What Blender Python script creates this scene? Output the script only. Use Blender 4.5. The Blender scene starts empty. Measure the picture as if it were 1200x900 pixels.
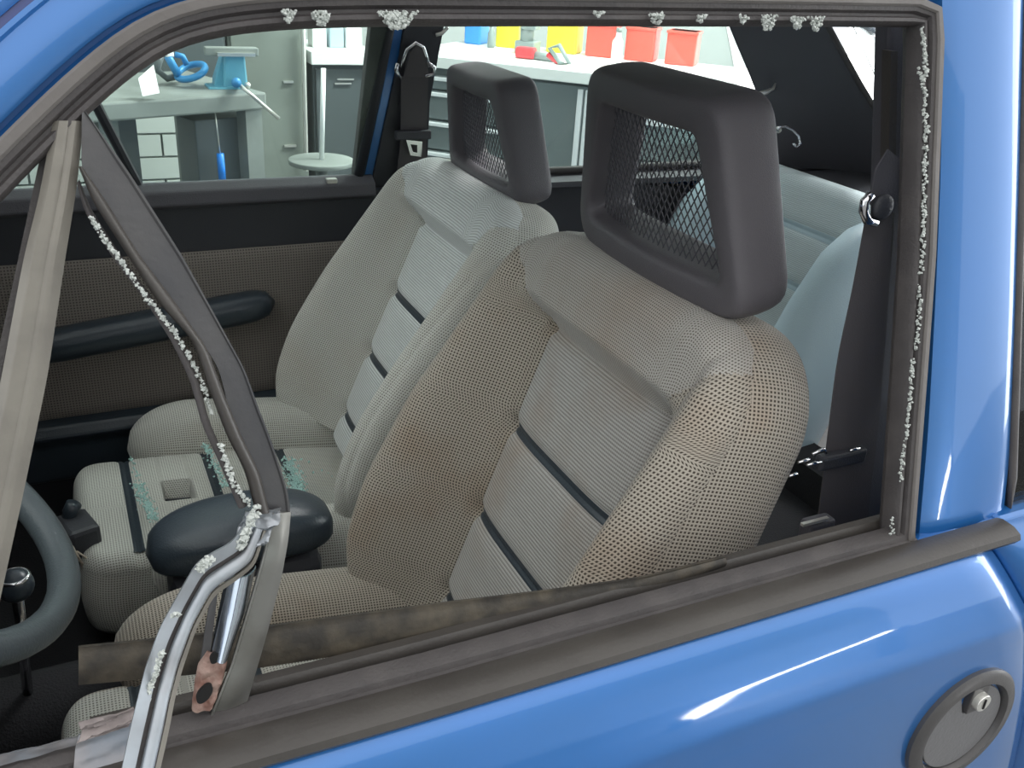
import bpy, bmesh, math, random
import numpy as np
from mathutils import Vector, Matrix
random.seed(7)
sc = bpy.context.scene
COL = sc.collection
# ------------------------------------------------------------ camera
F = 1080.0
CAM = np.array([-0.63, -0.46, 1.358])
def _n(v): return v/np.linalg.norm(v)
_D = _n(np.array([446-600, 2700-450, F])); _X = np.array([2950-600, 120-450, F]); _X = _n(_X-_D*_X.dot(_D))
_Y = np.cross(_X, _D)
R3 = np.array([_X, _Y, -_D])
cd = bpy.data.cameras.new('camera'); cam = bpy.data.objects.new('camera', cd); COL.objects.link(cam)
cd.sensor_width = 36; cd.lens = F/1200*36; cd.clip_start = 0.02
m = Matrix.Identity(4)
for i in range(3):
    m[i][0] = R3[i, 0]; m[i][1] = -R3[i, 1]; m[i][2] = -R3[i, 2]; m[i][3] = CAM[i]
cam.matrix_world = m
sc.camera = cam
# ------------------------------------------------------------ world, lights, exposure
w = bpy.data.worlds.new('overcast_sky'); sc.world = w; w.use_nodes = True
nt = w.node_tree; nt.nodes.clear()
out = nt.nodes.new('ShaderNodeOutputWorld'); bg = nt.nodes.new('ShaderNodeBackground')
tc = nt.nodes.new('ShaderNodeTexCoord'); sx = nt.nodes.new('ShaderNodeSeparateXYZ'); cr = nt.nodes.new('ShaderNodeValToRGB')
nt.links.new(tc.outputs['Generated'], sx.inputs[0]); nt.links.new(sx.outputs['Z'], cr.inputs[0])
cr.color_ramp.elements[0].position = 0.0; cr.color_ramp.elements[0].color = (0.80, 0.86, 0.92, 1)
cr.color_ramp.elements[1].position = 0.5; cr.color_ramp.elements[1].color = (1.0, 1.0, 1.0, 1)
nt.links.new(cr.outputs[0], bg.inputs[0]); bg.inputs[1].default_value = 1.35
nt.links.new(bg.outputs[0], out.inputs[0])
def area(name, loc, target, sx_, sy_, power, col=(1, 1, 1)):
    l = bpy.data.lights.new(name, 'AREA'); l.shape = 'RECTANGLE'; l.size = sx_; l.size_y = sy_; l.energy = power; l.color = col
    o = bpy.data.objects.new(name, l); COL.objects.link(o); o.location = loc
    o.rotation_euler = (Vector(target)-Vector(loc)).to_track_quat('-Z', 'Y').to_euler(); return o
sun = bpy.data.lights.new('sun', 'SUN'); sun.energy = 1.2; sun.angle = math.radians(12); sun.color = (1, 0.97, 0.92)
so = bpy.data.objects.new('sun', sun); COL.objects.link(so)
so.rotation_euler = (Vector((-0.95, -0.10, -0.24))).to_track_quat('-Z', 'Y').to_euler()
sc.view_settings.view_transform = 'Standard'; sc.view_settings.look = 'None'
sc.view_settings.exposure = 0.36; sc.view_settings.gamma = 1; sc.view_settings.use_curve_mapping = False
# ------------------------------------------------------------ materials
M = {}
def mat(name, col, rough=0.5, metal=0.0, bump=0.0, bscale=200, coat=0.0, var=0.0, vscale=6, spec=0.5, var_col=None, detail=3):
    mt = bpy.data.materials.new(name); mt.use_nodes = True; t = mt.node_tree; b = t.nodes['Principled BSDF']
    b.inputs['Base Color'].default_value = (*col, 1); b.inputs['Roughness'].default_value = rough
    b.inputs['Metallic'].default_value = metal; b.inputs['Coat Weight'].default_value = coat; b.inputs['Coat Roughness'].default_value = 0.04
    b.inputs['Specular IOR Level'].default_value = spec
    c = t.nodes.new('ShaderNodeTexCoord')
    if var > 0:
        n = t.nodes.new('ShaderNodeTexNoise'); n.inputs['Scale'].default_value = vscale; n.inputs['Detail'].default_value = 6
        t.links.new(c.outputs['Object'], n.inputs['Vector'])
        r = t.nodes.new('ShaderNodeMapRange'); r.inputs[1].default_value = 0.42; r.inputs[2].default_value = 0.68; r.inputs[3].default_value = 0; r.inputs[4].default_value = var
        t.links.new(n.outputs['Fac'], r.inputs[0])
        mx = t.nodes.new('ShaderNodeMix'); mx.data_type = 'RGBA'; mx.inputs[6].default_value = (*col, 1)
        vc = var_col or tuple(min(1, x*1.8+0.02) for x in col); mx.inputs[7].default_value = (*vc, 1)
        t.links.new(r.outputs[0], mx.inputs[0]); t.links.new(mx.outputs[2], b.inputs['Base Color'])
    if bump > 0:
        n = t.nodes.new('ShaderNodeTexNoise'); n.inputs['Scale'].default_value = bscale; n.inputs['Detail'].default_value = detail
        t.links.new(c.outputs['Object'], n.inputs['Vector'])
        bp = t.nodes.new('ShaderNodeBump'); bp.inputs['Strength'].default_value = bump; bp.inputs['Distance'].default_value = 0.002
        t.links.new(n.outputs['Fac'], bp.inputs['Height']); t.links.new(bp.outputs[0], b.inputs['Normal'])
    M[name] = mt; return mt
def fabric(name, light, dark, pu, pv, lo=-0.2, hi=0.6, stain=0.0, bstr=0.4, rib=False):
    mt = bpy.data.materials.new(name); mt.use_nodes = True; t = mt.node_tree; b = t.nodes['Principled BSDF']
    b.inputs['Roughness'].default_value = 0.85; b.inputs['Sheen Weight'].default_value = 0.25; b.inputs['Sheen Roughness'].default_value = 0.5
    b.inputs['Specular IOR Level'].default_value = 0.2
    uv = t.nodes.new('ShaderNodeUVMap'); s = t.nodes.new('ShaderNodeSeparateXYZ'); t.links.new(uv.outputs[0], s.inputs[0])
    def wave(sock, per):
        a = t.nodes.new('ShaderNodeMath'); a.operation = 'MULTIPLY'; a.inputs[1].default_value = 2*math.pi/per; t.links.new(sock, a.inputs[0])
        q = t.nodes.new('ShaderNodeMath'); q.operation = 'SINE'; t.links.new(a.outputs[0], q.inputs[0]); return q.outputs[0]
    a = wave(s.outputs[0], pu); c = wave(s.outputs[1], pv)
    mn = t.nodes.new('ShaderNodeMath'); mn.operation = 'MINIMUM'; t.links.new(a, mn.inputs[0]); t.links.new(c, mn.inputs[1])
    src = mn.outputs[0]
    if rib:
        ad = t.nodes.new('ShaderNodeMath'); ad.operation = 'MULTIPLY_ADD'; t.links.new(a, ad.inputs[0]); ad.inputs[1].default_value = 0.35; t.links.new(c, ad.inputs[2]); src = ad.outputs[0]
    r = t.nodes.new('ShaderNodeMapRange'); r.inputs[1].default_value = lo; r.inputs[2].default_value = hi; t.links.new(src, r.inputs[0])
    mx = t.nodes.new('ShaderNodeMix'); mx.data_type = 'RGBA'; mx.inputs[6].default_value = (*light, 1); mx.inputs[7].default_value = (*dark, 1)
    t.links.new(r.outputs[0], mx.inputs[0]); res = mx.outputs[2]
    if stain > 0:
        oc = t.nodes.new('ShaderNodeTexCoord'); n = t.nodes.new('ShaderNodeTexNoise'); n.inputs['Scale'].default_value = 7; n.inputs['Detail'].default_value = 4
        t.links.new(oc.outputs['Object'], n.inputs['Vector'])
        r2 = t.nodes.new('ShaderNodeMapRange'); r2.inputs[1].default_value = 0.5; r2.inputs[2].default_value = 0.72; r2.inputs[4].default_value = stain
        t.links.new(n.outputs['Fac'], r2.inputs[0])
        m2 = t.nodes.new('ShaderNodeMix'); m2.data_type = 'RGBA'; m2.blend_type = 'MULTIPLY'; m2.inputs[7].default_value = (0.75, 0.52, 0.36, 1)
        t.links.new(r2.outputs[0], m2.inputs[0]); t.links.new(res, m2.inputs[6]); res = m2.outputs[2]
    t.links.new(res, b.inputs['Base Color'])
    bp = t.nodes.new('ShaderNodeBump'); bp.inputs['Strength'].default_value = bstr; bp.inputs['Distance'].default_value = 0.001; bp.invert = True
    t.links.new(src, bp.inputs['Height']); t.links.new(bp.outputs[0], b.inputs['Normal'])
    M[name] = mt; return mt
def glass(name, tint, gl=0.06, haze=0.0, hcol=(0.5, 0.55, 0.53)):
    mt = bpy.data.materials.new(name); mt.use_nodes = True; t = mt.node_tree; t.nodes.clear()
    o = t.nodes.new('ShaderNodeOutputMaterial'); tr = t.nodes.new('ShaderNodeBsdfTransparent'); tr.inputs[0].default_value = (*tint, 1)
    g = t.nodes.new('ShaderNodeBsdfGlossy'); g.inputs['Roughness'].default_value = 0.03
    d = t.nodes.new('ShaderNodeBsdfDiffuse'); d.inputs[0].default_value = (*hcol, 1)
    m1 = t.nodes.new('ShaderNodeMixShader'); m1.inputs[0].default_value = haze; t.links.new(tr.outputs[0], m1.inputs[1]); t.links.new(d.outputs[0], m1.inputs[2])
    fr = t.nodes.new('ShaderNodeFresnel'); fr.inputs[0].default_value = 1.45
    mu = t.nodes.new('ShaderNodeMath'); mu.operation = 'MULTIPLY'; mu.inputs[1].default_value = gl/0.04; t.links.new(fr.outputs[0], mu.inputs[0]); mu.use_clamp = True
    m2 = t.nodes.new('ShaderNodeMixShader'); t.links.new(mu.outputs[0], m2.inputs[0]); t.links.new(m1.outputs[0], m2.inputs[1]); t.links.new(g.outputs[0], m2.inputs[2])
    t.links.new(m2.outputs[0], o.inputs[0]); M[name] = mt; return mt
def emit(name, col, s):
    mt = bpy.data.materials.new(name); mt.use_nodes = True; b = mt.node_tree.nodes['Principled BSDF']
    b.inputs['Base Color'].default_value = (*col, 1); b.inputs['Emission Color'].default_value = (*col, 1); b.inputs['Emission Strength'].default_value = s; M[name] = mt
mat('blue_paint', (0.022, 0.145, 0.41), 0.30, 0.3, 0.12, 9, coat=1.0, var=0.5, vscale=4, var_col=(0.025, 0.16, 0.50), detail=1)
mat('blue_paint_dark', (0.008, 0.03, 0.16), 0.4, 0.1, coat=0.6)
mat('frame_grey', (0.115, 0.105, 0.098), 0.5, 0.0, 0.15, 300, var=0.3, vscale=20)
mat('rubber', (0.056, 0.050, 0.050), 0.55, 0, 0.3, 400, var=0.4, vscale=30, var_col=(0.10, 0.09, 0.085))
mat('moulding', (0.046, 0.041, 0.037), 0.42, 0, 0.15, 300, var=0.5, vscale=12, var_col=(0.075, 0.068, 0.06))
mat('seal_strip', (0.034, 0.030, 0.025), 0.6, 0, 0.4, 150, var=0.6, vscale=45, var_col=(0.12, 0.10, 0.07))
mat('black_trim', (0.038, 0.040, 0.048), 0.5, 0, 0.3, 500)
mat('charcoal_trim', (0.085, 0.083, 0.095), 0.6, 0, 0.3, 400)
mat('head_plastic', (0.115, 0.107, 0.117), 0.45, 0, 0.35, 900)
mat('vinyl_dark', (0.034, 0.046, 0.058), 0.3, 0, 0.25, 300)
mat('vinyl_blue', (0.42, 0.54, 0.60), 0.42, 0, 0.3, 500)
mat('webbing', (0.080, 0.073, 0.078), 0.7, 0, 0.3, 900)
mat('chrome', (0.75, 0.75, 0.77), 0.12, 1.0)
mat('bare_metal', (0.36, 0.36, 0.34), 0.30, 0.85, 0.25, 60, var=0.6, vscale=25, var_col=(0.20, 0.19, 0.16))
mat('bent_metal', (0.36, 0.39, 0.42), 0.42, 0.7, 0.3, 50, var=0.5, vscale=30, var_col=(0.22, 0.21, 0.2))
mat('polished_metal', (0.55, 0.6, 0.66), 0.16, 1.0)
mat('divider_grey', (0.22, 0.205, 0.175), 0.45, 0.15, 0.2, 150, var=0.5, vscale=25, var_col=(0.12, 0.11, 0.10))
mat('dark_strip', (0.052, 0.052, 0.056), 0.38, 0.1, 0.15, 200, var=0.4, vscale=20, var_col=(0.10, 0.095, 0.09))
mat('rust', (0.36, 0.25, 0.21), 0.7, 0.2, 0.8, 200, var=0.9, vscale=90, var_col=(0.16, 0.06, 0.04))
mat('hole_dark', (0.006, 0.006, 0.006), 0.9)
mat('glass_crumb', (0.60, 0.88, 0.83), 0.12, 0.0, 0.6, 300); M['glass_crumb'].node_tree.nodes['Principled BSDF'].inputs['Transmission Weight'].default_value = 0.35
mat('glass_white', (0.48, 0.51, 0.48), 0.25, 0.0, 0.8, 250)
mat('carpet', (0.018, 0.018, 0.021), 0.95, 0, 0.8, 300)
mat('mat_rubber', (0.055, 0.053, 0.050), 0.55, 0, 0.2, 100)
mat('wheel_rim', (0.085, 0.105, 0.115), 0.38, 0, 0.25, 400)
mat('handle_black', (0.065, 0.062, 0.062), 0.35, 0, 0.1, 300)
mat('handle_flap', (0.14, 0.138, 0.142), 0.4, 0, 0.2, 300)
mat('handle_light', (0.80, 0.82, 0.84), 0.45, 0.2)
mat('silver', (0.72, 0.71, 0.66), 0.3, 0.7)
mat('primer', (0.19, 0.215, 0.25), 0.35, 0.4, 0.3, 60, var=0.6, vscale=20, var_col=(0.30, 0.25, 0.22))
mat('torn_primer', (0.30, 0.26, 0.25), 0.75, 0, 0.8, 80, var=0.7, vscale=60, var_col=(0.12, 0.10, 0.10))
mat('cabinet_dark', (0.085, 0.10, 0.105), 0.45, 0.1, var=0.2, vscale=3)
mat('cabinet_mid', (0.14, 0.165, 0.17), 0.4, 0.1, var=0.2, vscale=3)
mat('cabinet_light', (0.17, 0.19, 0.17), 0.5, 0, var=0.3, vscale=4)
mat('bench_grey', (0.20, 0.22, 0.205), 0.6, 0, 0.2, 60, var=0.4, vscale=8)
mat('counter_top', (0.80, 0.82, 0.80), 0.35)
mat('brick_white', (0.62, 0.66, 0.62), 0.7, 0, 0.4, 60)
mat('mortar', (0.36, 0.38, 0.37), 0.9)
mat('vise_blue', (0.14, 0.42, 0.55), 0.4, 0.1, 0.2, 100)
mat('clamp_blue', (0.04, 0.26, 0.55), 0.4, 0.1)
mat('bright_blue', (0.01, 0.22, 0.75), 0.4)
mat('paper', (0.85, 0.84, 0.82), 0.8)
mat('yellow', (0.85, 0.72, 0.05), 0.45); mat('red', (0.75, 0.10, 0.07), 0.45); mat('bin_blue', (0.05, 0.28, 0.75), 0.45)
mat('tool_red', (0.70, 0.06, 0.07), 0.4); mat('tool_grey', (0.25, 0.30, 0.29), 0.4); mat('white_plastic', (0.85, 0.87, 0.85), 0.4)
mat('wall_paint', (0.45, 0.47, 0.46), 0.85, 0, 0.1, 20); mat('concrete', (0.17, 0.17, 0.165), 0.75, 0, 0.3, 20, var=0.4, vscale=2)
mat('ceiling_white', (0.7, 0.71, 0.7), 0.9); mat('tyre', (0.015, 0.015, 0.015), 0.8); mat('wire_tan', (0.45, 0.38, 0.30), 0.5)
fabric('check_coarse', (0.45, 0.41, 0.345), (0.055, 0.042, 0.032), 0.0042, 0.0042, -0.6, 0.4, stain=0.55)
fabric('check_side', (0.56, 0.52, 0.44), (0.10, 0.075, 0.06), 0.0042, 0.0042, -0.25, 0.55, stain=0.4)
fabric('check_top', (0.46, 0.44, 0.40), (0.10, 0.085, 0.07), 0.0034, 0.0034, -0.3, 0.5, stain=0.35)
fabric('rib_panel', (0.48, 0.47, 0.445), (0.21, 0.195, 0.18), 0.0030, 0.0042, -0.8, 1.3, stain=0.45, rib=True)
fabric('check_light', (0.60, 0.60, 0.55), (0.13, 0.125, 0.105), 0.0042, 0.0042, -0.25, 0.55, stain=0.15)
fabric('rib_lit', (0.72, 0.75, 0.74), (0.36, 0.37, 0.36), 0.0030, 0.0046, -0.6, 1.2, stain=0.0, rib=True)  # lit copy of the rib fabric, window light put into its colour
fabric('tweed', (0.24, 0.215, 0.19), (0.08, 0.07, 0.066), 0.0055, 0.0055, -0.3, 0.6)
fabric('rear_check', (0.62, 0.70, 0.72), (0.46, 0.53, 0.55), 0.003, 0.004, -0.6, 1.2, rib=True)
glass('tinted_glass', (0.86, 0.93, 0.90), 0.02, 0.06)
glass('clear_glass', (0.94, 0.97, 0.96), 0.04, 0.0)
emit('tube_light', (1, 1, 1), 14); emit('streak_tube', (1, 1, 1), 22); emit('bright_pane', (0.97, 0.99, 1.0), 4.0)
# ------------------------------------------------------------ helpers
def mesh(name, V, Fs, m_, parent=None, smooth=True, uv=None, bevel=0, loc=None):
    me = bpy.data.meshes.new(name); me.from_pydata([tuple(map(float, v)) for v in V], [], [tuple(map(int, f)) for f in Fs]); me.update()
    bm = bmesh.new(); bm.from_mesh(me); bmesh.ops.recalc_face_normals(bm, faces=bm.faces); bm.to_mesh(me); bm.free()
    if uv is not None:
        l = me.uv_layers.new(name='UVMap'); d = np.zeros(len(me.loops)*2)
        vi = np.zeros(len(me.loops), int); me.loops.foreach_get('vertex_index', vi)
        U = np.asarray(uv, float)[vi]; l.data.foreach_set('uv', U.reshape(-1))
    if smooth: me.polygons.foreach_set('use_smooth', [True]*len(me.polygons))
    if m_ is not None: me.materials.append(M[m_] if isinstance(m_, str) else m_)
    o = bpy.data.objects.new(name, me); COL.objects.link(o)
    if parent is not None: o.parent = parent; o.matrix_parent_inverse = parent_inv(parent)
    if bevel > 0:
        b = o.modifiers.new('bevel', 'BEVEL'); b.width = bevel; b.segments = 2; b.limit_method = 'ANGLE'
    return o
def world_of(o):
    mm = o.matrix_basis
    return (world_of(o.parent) @ o.matrix_parent_inverse @ mm) if o.parent else mm
def parent_inv(p): return world_of(p).inverted()
def thing(name, label, cat, loc=(0, 0, 0), rz=0, group=None):
    o = bpy.data.objects.new(name, None); COL.objects.link(o); o.location = loc; o.rotation_euler = (0, 0, rz); o.empty_display_size = 0.05
    tag(o, label, cat, group); return o
def tag(o, label, cat, group=None, kind=None):
    if label: o['label'] = label
    if cat: o['category'] = cat
    if group: o['group'] = group
    if kind: o['kind'] = kind
    return o
def struct(o): o['kind'] = 'structure'; return o
class MB:
    def __init__(s): s.V = []; s.F = []
    def add(s, V, Fs):
        b = len(s.V); s.V += [tuple(v) for v in V]; s.F += [tuple(i+b for i in f) for f in Fs]; return s
    def box(s, c, d, rz=0, rot=None):
        V = []
        for x in (-1, 1):
            for y in (-1, 1):
                for z in (-1, 1): V.append((x*d[0]/2, y*d[1]/2, z*d[2]/2))
        Mx = rot if rot is not None else Matrix.Rotation(rz, 3, 'Z')
        V = [tuple(Mx @ Vector(v) + Vector(c)) for v in V]
        return s.add(V, [(0, 1, 3, 2), (4, 6, 7, 5), (0, 4, 5, 1), (2, 3, 7, 6), (0, 2, 6, 4), (1, 5, 7, 3)])
    def tube(s, pts, r, n=10, closed=False, cap=True):
        pts = [Vector(p) for p in pts]; N = len(pts); rs = r if hasattr(r, '__len__') else [r]*N
        rings = []; up = None
        for i, p in enumerate(pts):
            a = pts[(i-1) % N] if (closed or i > 0) else p; b = pts[(i+1) % N] if (closed or i < N-1) else p
            t = (b-a).normalized()
            if up is None: up = t.orthogonal().normalized()
            up = (up-t*up.dot(t)); up = up.normalized() if up.length > 1e-6 else t.orthogonal().normalized()
            q = t.cross(up)
            rings.append([p+(up*math.cos(2*math.pi*k/n)+q*math.sin(2*math.pi*k/n))*rs[i] for k in range(n)])
        V = [v for rg in rings for v in rg]; Fs = []
        for i in range(N if closed else N-1):
            j = (i+1) % N
            for k in range(n): Fs.append((i*n+k, i*n+(k+1) % n, j*n+(k+1) % n, j*n+k))
        if cap and not closed: Fs.append(tuple(range(n))[::-1]); Fs.append(tuple((N-1)*n+k for k in range(n)))
        return s.add(V, Fs)
    def ball(s, c, r, n=12, sq=(1, 1, 1)):
        V = []; Fs = []
        for i in range(n+1):
            th = math.pi*i/n
            for k in range(2*n):
                ph = math.pi*k/n; V.append((c[0]+r*sq[0]*math.sin(th)*math.cos(ph), c[1]+r*sq[1]*math.sin(th)*math.sin(ph), c[2]+r*sq[2]*math.cos(th)))
        for i in range(n):
            for k in range(2*n): Fs.append((i*2*n+k, i*2*n+(k+1) % (2*n), (i+1)*2*n+(k+1) % (2*n), (i+1)*2*n+k))
        return s.add(V, Fs)
    def cyl(s, p0, p1, r, n=24, r1=None): return s.tube([p0, p1], [r, r if r1 is None else r1], n)
    def prism(s, poly, off):
        n = len(poly); off = Vector(off); V = [tuple(Vector(p)) for p in poly]+[tuple(Vector(p)+off) for p in poly]
        return s.add(V, [tuple(range(n)), tuple(range(n, 2*n))[::-1]]+[(i, (i+1) % n, (i+1) % n+n, i+n) for i in range(n)])
    def build(s, name, m_, parent=None, smooth=False, bevel=0): return mesh(name, s.V, s.F, m_, parent, smooth, None, bevel)
def ray(u, v): return R3 @ np.array([u-600., v-450., F])
def P(u, v, ax, val):            # a point of a real surface x/y/z = val seen along this direction when measured off the photograph
    r = ray(u, v); return CAM+r*((val-CAM[ax])/r[ax])
def pp(u, v, n, d):
    r = ray(u, v); n = np.array(n, float); return CAM+r*((d-n.dot(CAM))/n.dot(r))
DN = _n(np.array([0, -1, 0.25]))   # outward normal of the inward-leaning door glass plane
def pd(u, v, off=0.0): return pp(u, v, (0, 1, -0.25), -0.225+off)
def resample(pts, n, closed=False):
    pts = np.array(pts, float); 
    if closed: pts = np.vstack([pts, pts[:1]])
    d = np.r_[0, np.cumsum(np.linalg.norm(np.diff(pts, axis=0), axis=1))]; t = np.linspace(0, d[-1], n+1 if closed else n)
    q = np.array([np.interp(t, d, pts[:, k]) for k in range(pts.shape[1])]).T
    return q[:-1] if closed else q
def smoothpts(q, it=3, closed=False):
    for _ in range(it):
        if closed: q = (np.roll(q, 1, 0)+2*q+np.roll(q, -1, 0))/4
        else: q = np.vstack([q[:1], (q[:-2]+2*q[1:-1]+q[2:])/4, q[-1:]])
    return q
def grid_faces(n, m_, cm=False, cn=False):
    return [(i*m_+j, i*m_+(j+1) % m_, ((i+1) % n)*m_+(j+1) % m_, ((i+1) % n)*m_+j) for i in range(n if cn else n-1) for j in range(m_ if cm else m_-1)]
def sweep(name, path, prof, A, B, m_, parent, closed_prof=True, smooth=False, ends=True):
    """path Nx3; prof [(a,b)]; A,B Nx3 direction per path point"""
    path = np.array(path); n = len(path); k = len(prof)
    V = [path[i]+A[i]*a+B[i]*b for i in range(n) for a, b in prof]
    Fs = grid_faces(n, k, closed_prof)
    if closed_prof and ends: Fs += [tuple(range(k))[::-1], tuple((n-1)*k+j for j in range(k))]
    o = mesh(name, V, Fs, m_, parent, smooth)
    if smooth:
        e = o.modifiers.new('es', 'EDGE_SPLIT'); e.split_angle = math.radians(38)
    return o
def ribbon(name, L, Rr, off, m_, parent, prof=None, thick=0.002, n=40, k=9, sm=2, wob=0.0):
    """band on the door plane between a left and a right edge; off = depth inside the plane along its length, prof = cross-section height outward"""
    Lq = smoothpts(resample(L, n), sm); Rq = smoothpts(resample(Rr, n), sm)
    offs = np.interp(np.linspace(0, 1, n), np.linspace(0, 1, len(off)), off)
    V = []; 
    for i in range(n):
        a = pd(*Lq[i], offs[i]); b = pd(*Rq[i], offs[i])
        for j in range(k):
            t = j/(k-1); h = prof(t) if prof else 0
            h += wob*math.sin(i*0.9+j*0.3)*random.random()
            V.append(a*(1-t)+b*t+DN*h)
    base = len(V)
    V += [v-DN*thick for v in V]
    Fs = grid_faces(n, k)+[tuple(base+x for x in f[::-1]) for f in grid_faces(n, k)]
    bd = [j for j in range(k)]+[i*k+k-1 for i in range(1, n)]+[(n-1)*k+j for j in range(k-2, -1, -1)]+[i*k for i in range(n-2, 0, -1)]
    for a, b in zip(bd, bd[1:]+bd[:1]): Fs.append((a, b, b+base, a+base))
    o = mesh(name, V, Fs, m_, parent, True); e = o.modifiers.new('es', 'EDGE_SPLIT'); e.split_angle = math.radians(35); return o
def chunk(mb, c, r):
    """irregular crumb of safety glass"""
    V = []; 
    q = [(1, 0, 0), (-1, 0, 0), (0, 1, 0), (0, -1, 0), (0, 0, 1), (0, 0, -1)]
    Rm = Matrix.Rotation(random.uniform(0, 6), 3, Vector((random.random()-.5, random.random()-.5, random.random()-.5)).normalized())
    for p in q: V.append(tuple(Vector(c)+Rm @ Vector(p)*r*random.uniform(0.6, 1.3)))
    mb.add(V, [(0, 2, 4), (2, 1, 4), (1, 3, 4), (3, 0, 4), (2, 0, 5), (1, 2, 5), (3, 1, 5), (0, 3, 5)])
def crumbs_on_line(pts, step_px, r, off=0.0, jit=1.5, stretch=1):
    mb = MB(); q = resample(pts, max(2, int(np.linalg.norm(np.diff(np.array(pts), axis=0), axis=1).sum()/step_px*2)))
    for u, v in q:
        for _ in range(stretch):
            chunk(mb, pd(u+random.uniform(-jit, jit), v+random.uniform(-jit, jit), off)+DN*random.uniform(0, 0.002), 0.5*r*random.uniform(0.5, 1.5))
    return mb
# ================================================================ STRUCTURE: the workshop
mb = MB().box((1, 1, -0.05), (16, 14, 0.1)); fl = mb.build('floor', 'concrete'); struct(fl)
wf = MB().box((0.0, 5.2, 1.6), (9, 0.15, 3.2)).build('wall_far', 'wall_paint'); struct(wf)
wn = MB().box((-0.5, -4.6, 1.35), (9, 0.15, 2.7)).build('wall_near', 'wall_paint'); struct(wn)
wg = thing('window_1', None, None, loc=(4.95, 1.6, 0)); struct(wg)
for i in range(6): MB().box((4.95, -1.4+i*1.2, 1.62), (0.02, 1.14, 3.16)).build('pane', 'bright_pane', wg)
for i in range(7): MB().box((4.93, -2.0+i*1.2, 1.62), (0.03, 0.03, 3.2)).build('window_bar', 'white_plastic', wg)
il = thing('streak_lamp', 'added tube lamp outside the driver side, makes the streak on the door', 'lamp', loc=(2.0, -3.05, 0))  # unseen lamp added and tilted so the door reflects a white streak
MB().cyl((1.45, -3.0, 0.08), (2.60, -3.0, 0.52), 0.035, 14).build('tube', 'streak_tube', il, True)
MB().box((2.64, -3.0, 0.27), (0.10, 0.12, 0.54)).build('stand', 'black_trim', il, bevel=0.01)
MB().box((1.42, -3.0, 0.05), (0.08, 0.10, 0.10)).build('foot', 'black_trim', il, bevel=0.01)
ce = MB().box((0.0, 3.9, 3.25), (9, 2.6, 0.1)).build('ceiling', 'ceiling_white'); struct(ce)
for i in range(3):
    t = thing('ceiling_light', ['tube lamp over the vise bench', 'tube lamp over the tall cabinets', 'tube lamp over the long drawer counter'][i], 'light', (-0.8+i*1.6, 3.6, 3.2), group='tube lamps under the ceiling')
    MB().box((-0.8+i*1.6, 3.6, 3.175), (1.3, 0.14, 0.05)).build('housing', 'white_plastic', t)
    MB().cyl((-1.4+i*1.6, 3.6, 3.135), (-0.2+i*1.6, 3.6, 3.135), 0.02, 12).build('tube', 'tube_light', t)
area('counter_fill', (1.6, 2.4, 2.9), (1.5, 2.9, 0.9), 1.6, 0.4, 130)  # fill light added to wash out the counter and its bins
# ================================================================ CAR BODY
car = thing('hatchback_car', 'glossy blue three-door hatchback with a broken driver window', 'car')
# --- door frame path on the leaning window plane
inner_px = [(1046, 640), (1052, 560), (1062, 420), (1070, 300), (1074, 180), (1077, 90), (1079, 29), (960, 28), (700, 27), (450, 27), (340, 30), (260, 38), (220, 48), (185, 63), (130, 108), (90, 145), (40, 195), (0, 236), (-60, 300)]
fp = resample([pd(u, v) for u, v in inner_px], 110); kc = int(np.argmin([np.linalg.norm(p-pd(1079, 29)) for p in fp])); fp[kc] = pd(1079, 29); fp = np.vstack([fp[:kc], smoothpts(fp[kc:], 4)])
T = np.gradient(fp, axis=0); T = T/np.linalg.norm(T, axis=1)[:, None]
OUT = np.cross(T, DN); OUT = OUT/np.linalg.norm(OUT, axis=1)[:, None]
cen = pd(560, 330)
if np.mean([OUT[i].dot(fp[i]-cen) for i in range(len(fp))]) < 0: OUT = -OUT
DNs = np.repeat(DN[None], len(fp), 0)
door = thing('driver_door', 'blue driver door with smashed window and round black handle', 'car door')
sweep('glass_channel', fp, [(0, 0.000), (0.002, 0.003), (0.0045, 0.003), (0.006, 0.0), (0.008, 0.0), (0.0095, 0.004), (0.0125, 0.005), (0.013, -0.012), (0.0, -0.014)], OUT, DNs, 'rubber', door, smooth=True)
sweep('frame_trim', fp, [(0.0125, 0.0), (0.0125, 0.006), (0.014, 0.0075), (0.0185, 0.0075), (0.020, 0.006), (0.0205, 0.0)], OUT, DNs, 'frame_grey', door, smooth=True)
sweep('inner_rubber', fp, [(0.002, -0.014), (0.004, -0.020), (0.010, -0.026), (0.02, -0.026), (0.02, -0.014)], OUT, DNs, 'rubber', door, smooth=True)
# --- blue pillar and roof side: from the frame outward
k0 = 26
i_tr = next(i for i in range(len(fp)) if fp[i][2] > 1.30)   # top rear corner of the window
sp = fp[i_tr+3:]; so_ = OUT[i_tr+3:]; sd = DNs[i_tr+3:]
UPI = _n(np.array([0, 1, 0.12]))  # inboard direction over the roof
sweep('roof_rail', sp, [(0.0208, -0.006), (0.0228, -0.007), (0.0248, -0.001), (0.030, 0.002), (0.042, 0.001), (0.0505, -0.001), (0.052, 0.001), (0.0545, 0.001), (0.0555, -0.004), (0.0555, -0.03), (0.0208, -0.03)], so_, sd, 'blue_paint', car, smooth=True)
sweep('drip_moulding', sp, [(0.0555, -0.03), (0.0555, -0.006), (0.0575, -0.007), (0.0595, -0.007), (0.0595, -0.03)], so_, sd, 'blue_paint_dark', car, smooth=True)
sweep('roof_edge', sp, [(0.0595, -0.03), (0.0595, -0.006), (0.064, -0.004), (0.070, -0.006), (0.072, -0.03), (0.066, -0.05)], so_, sd, 'blue_paint', car, smooth=True)
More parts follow.
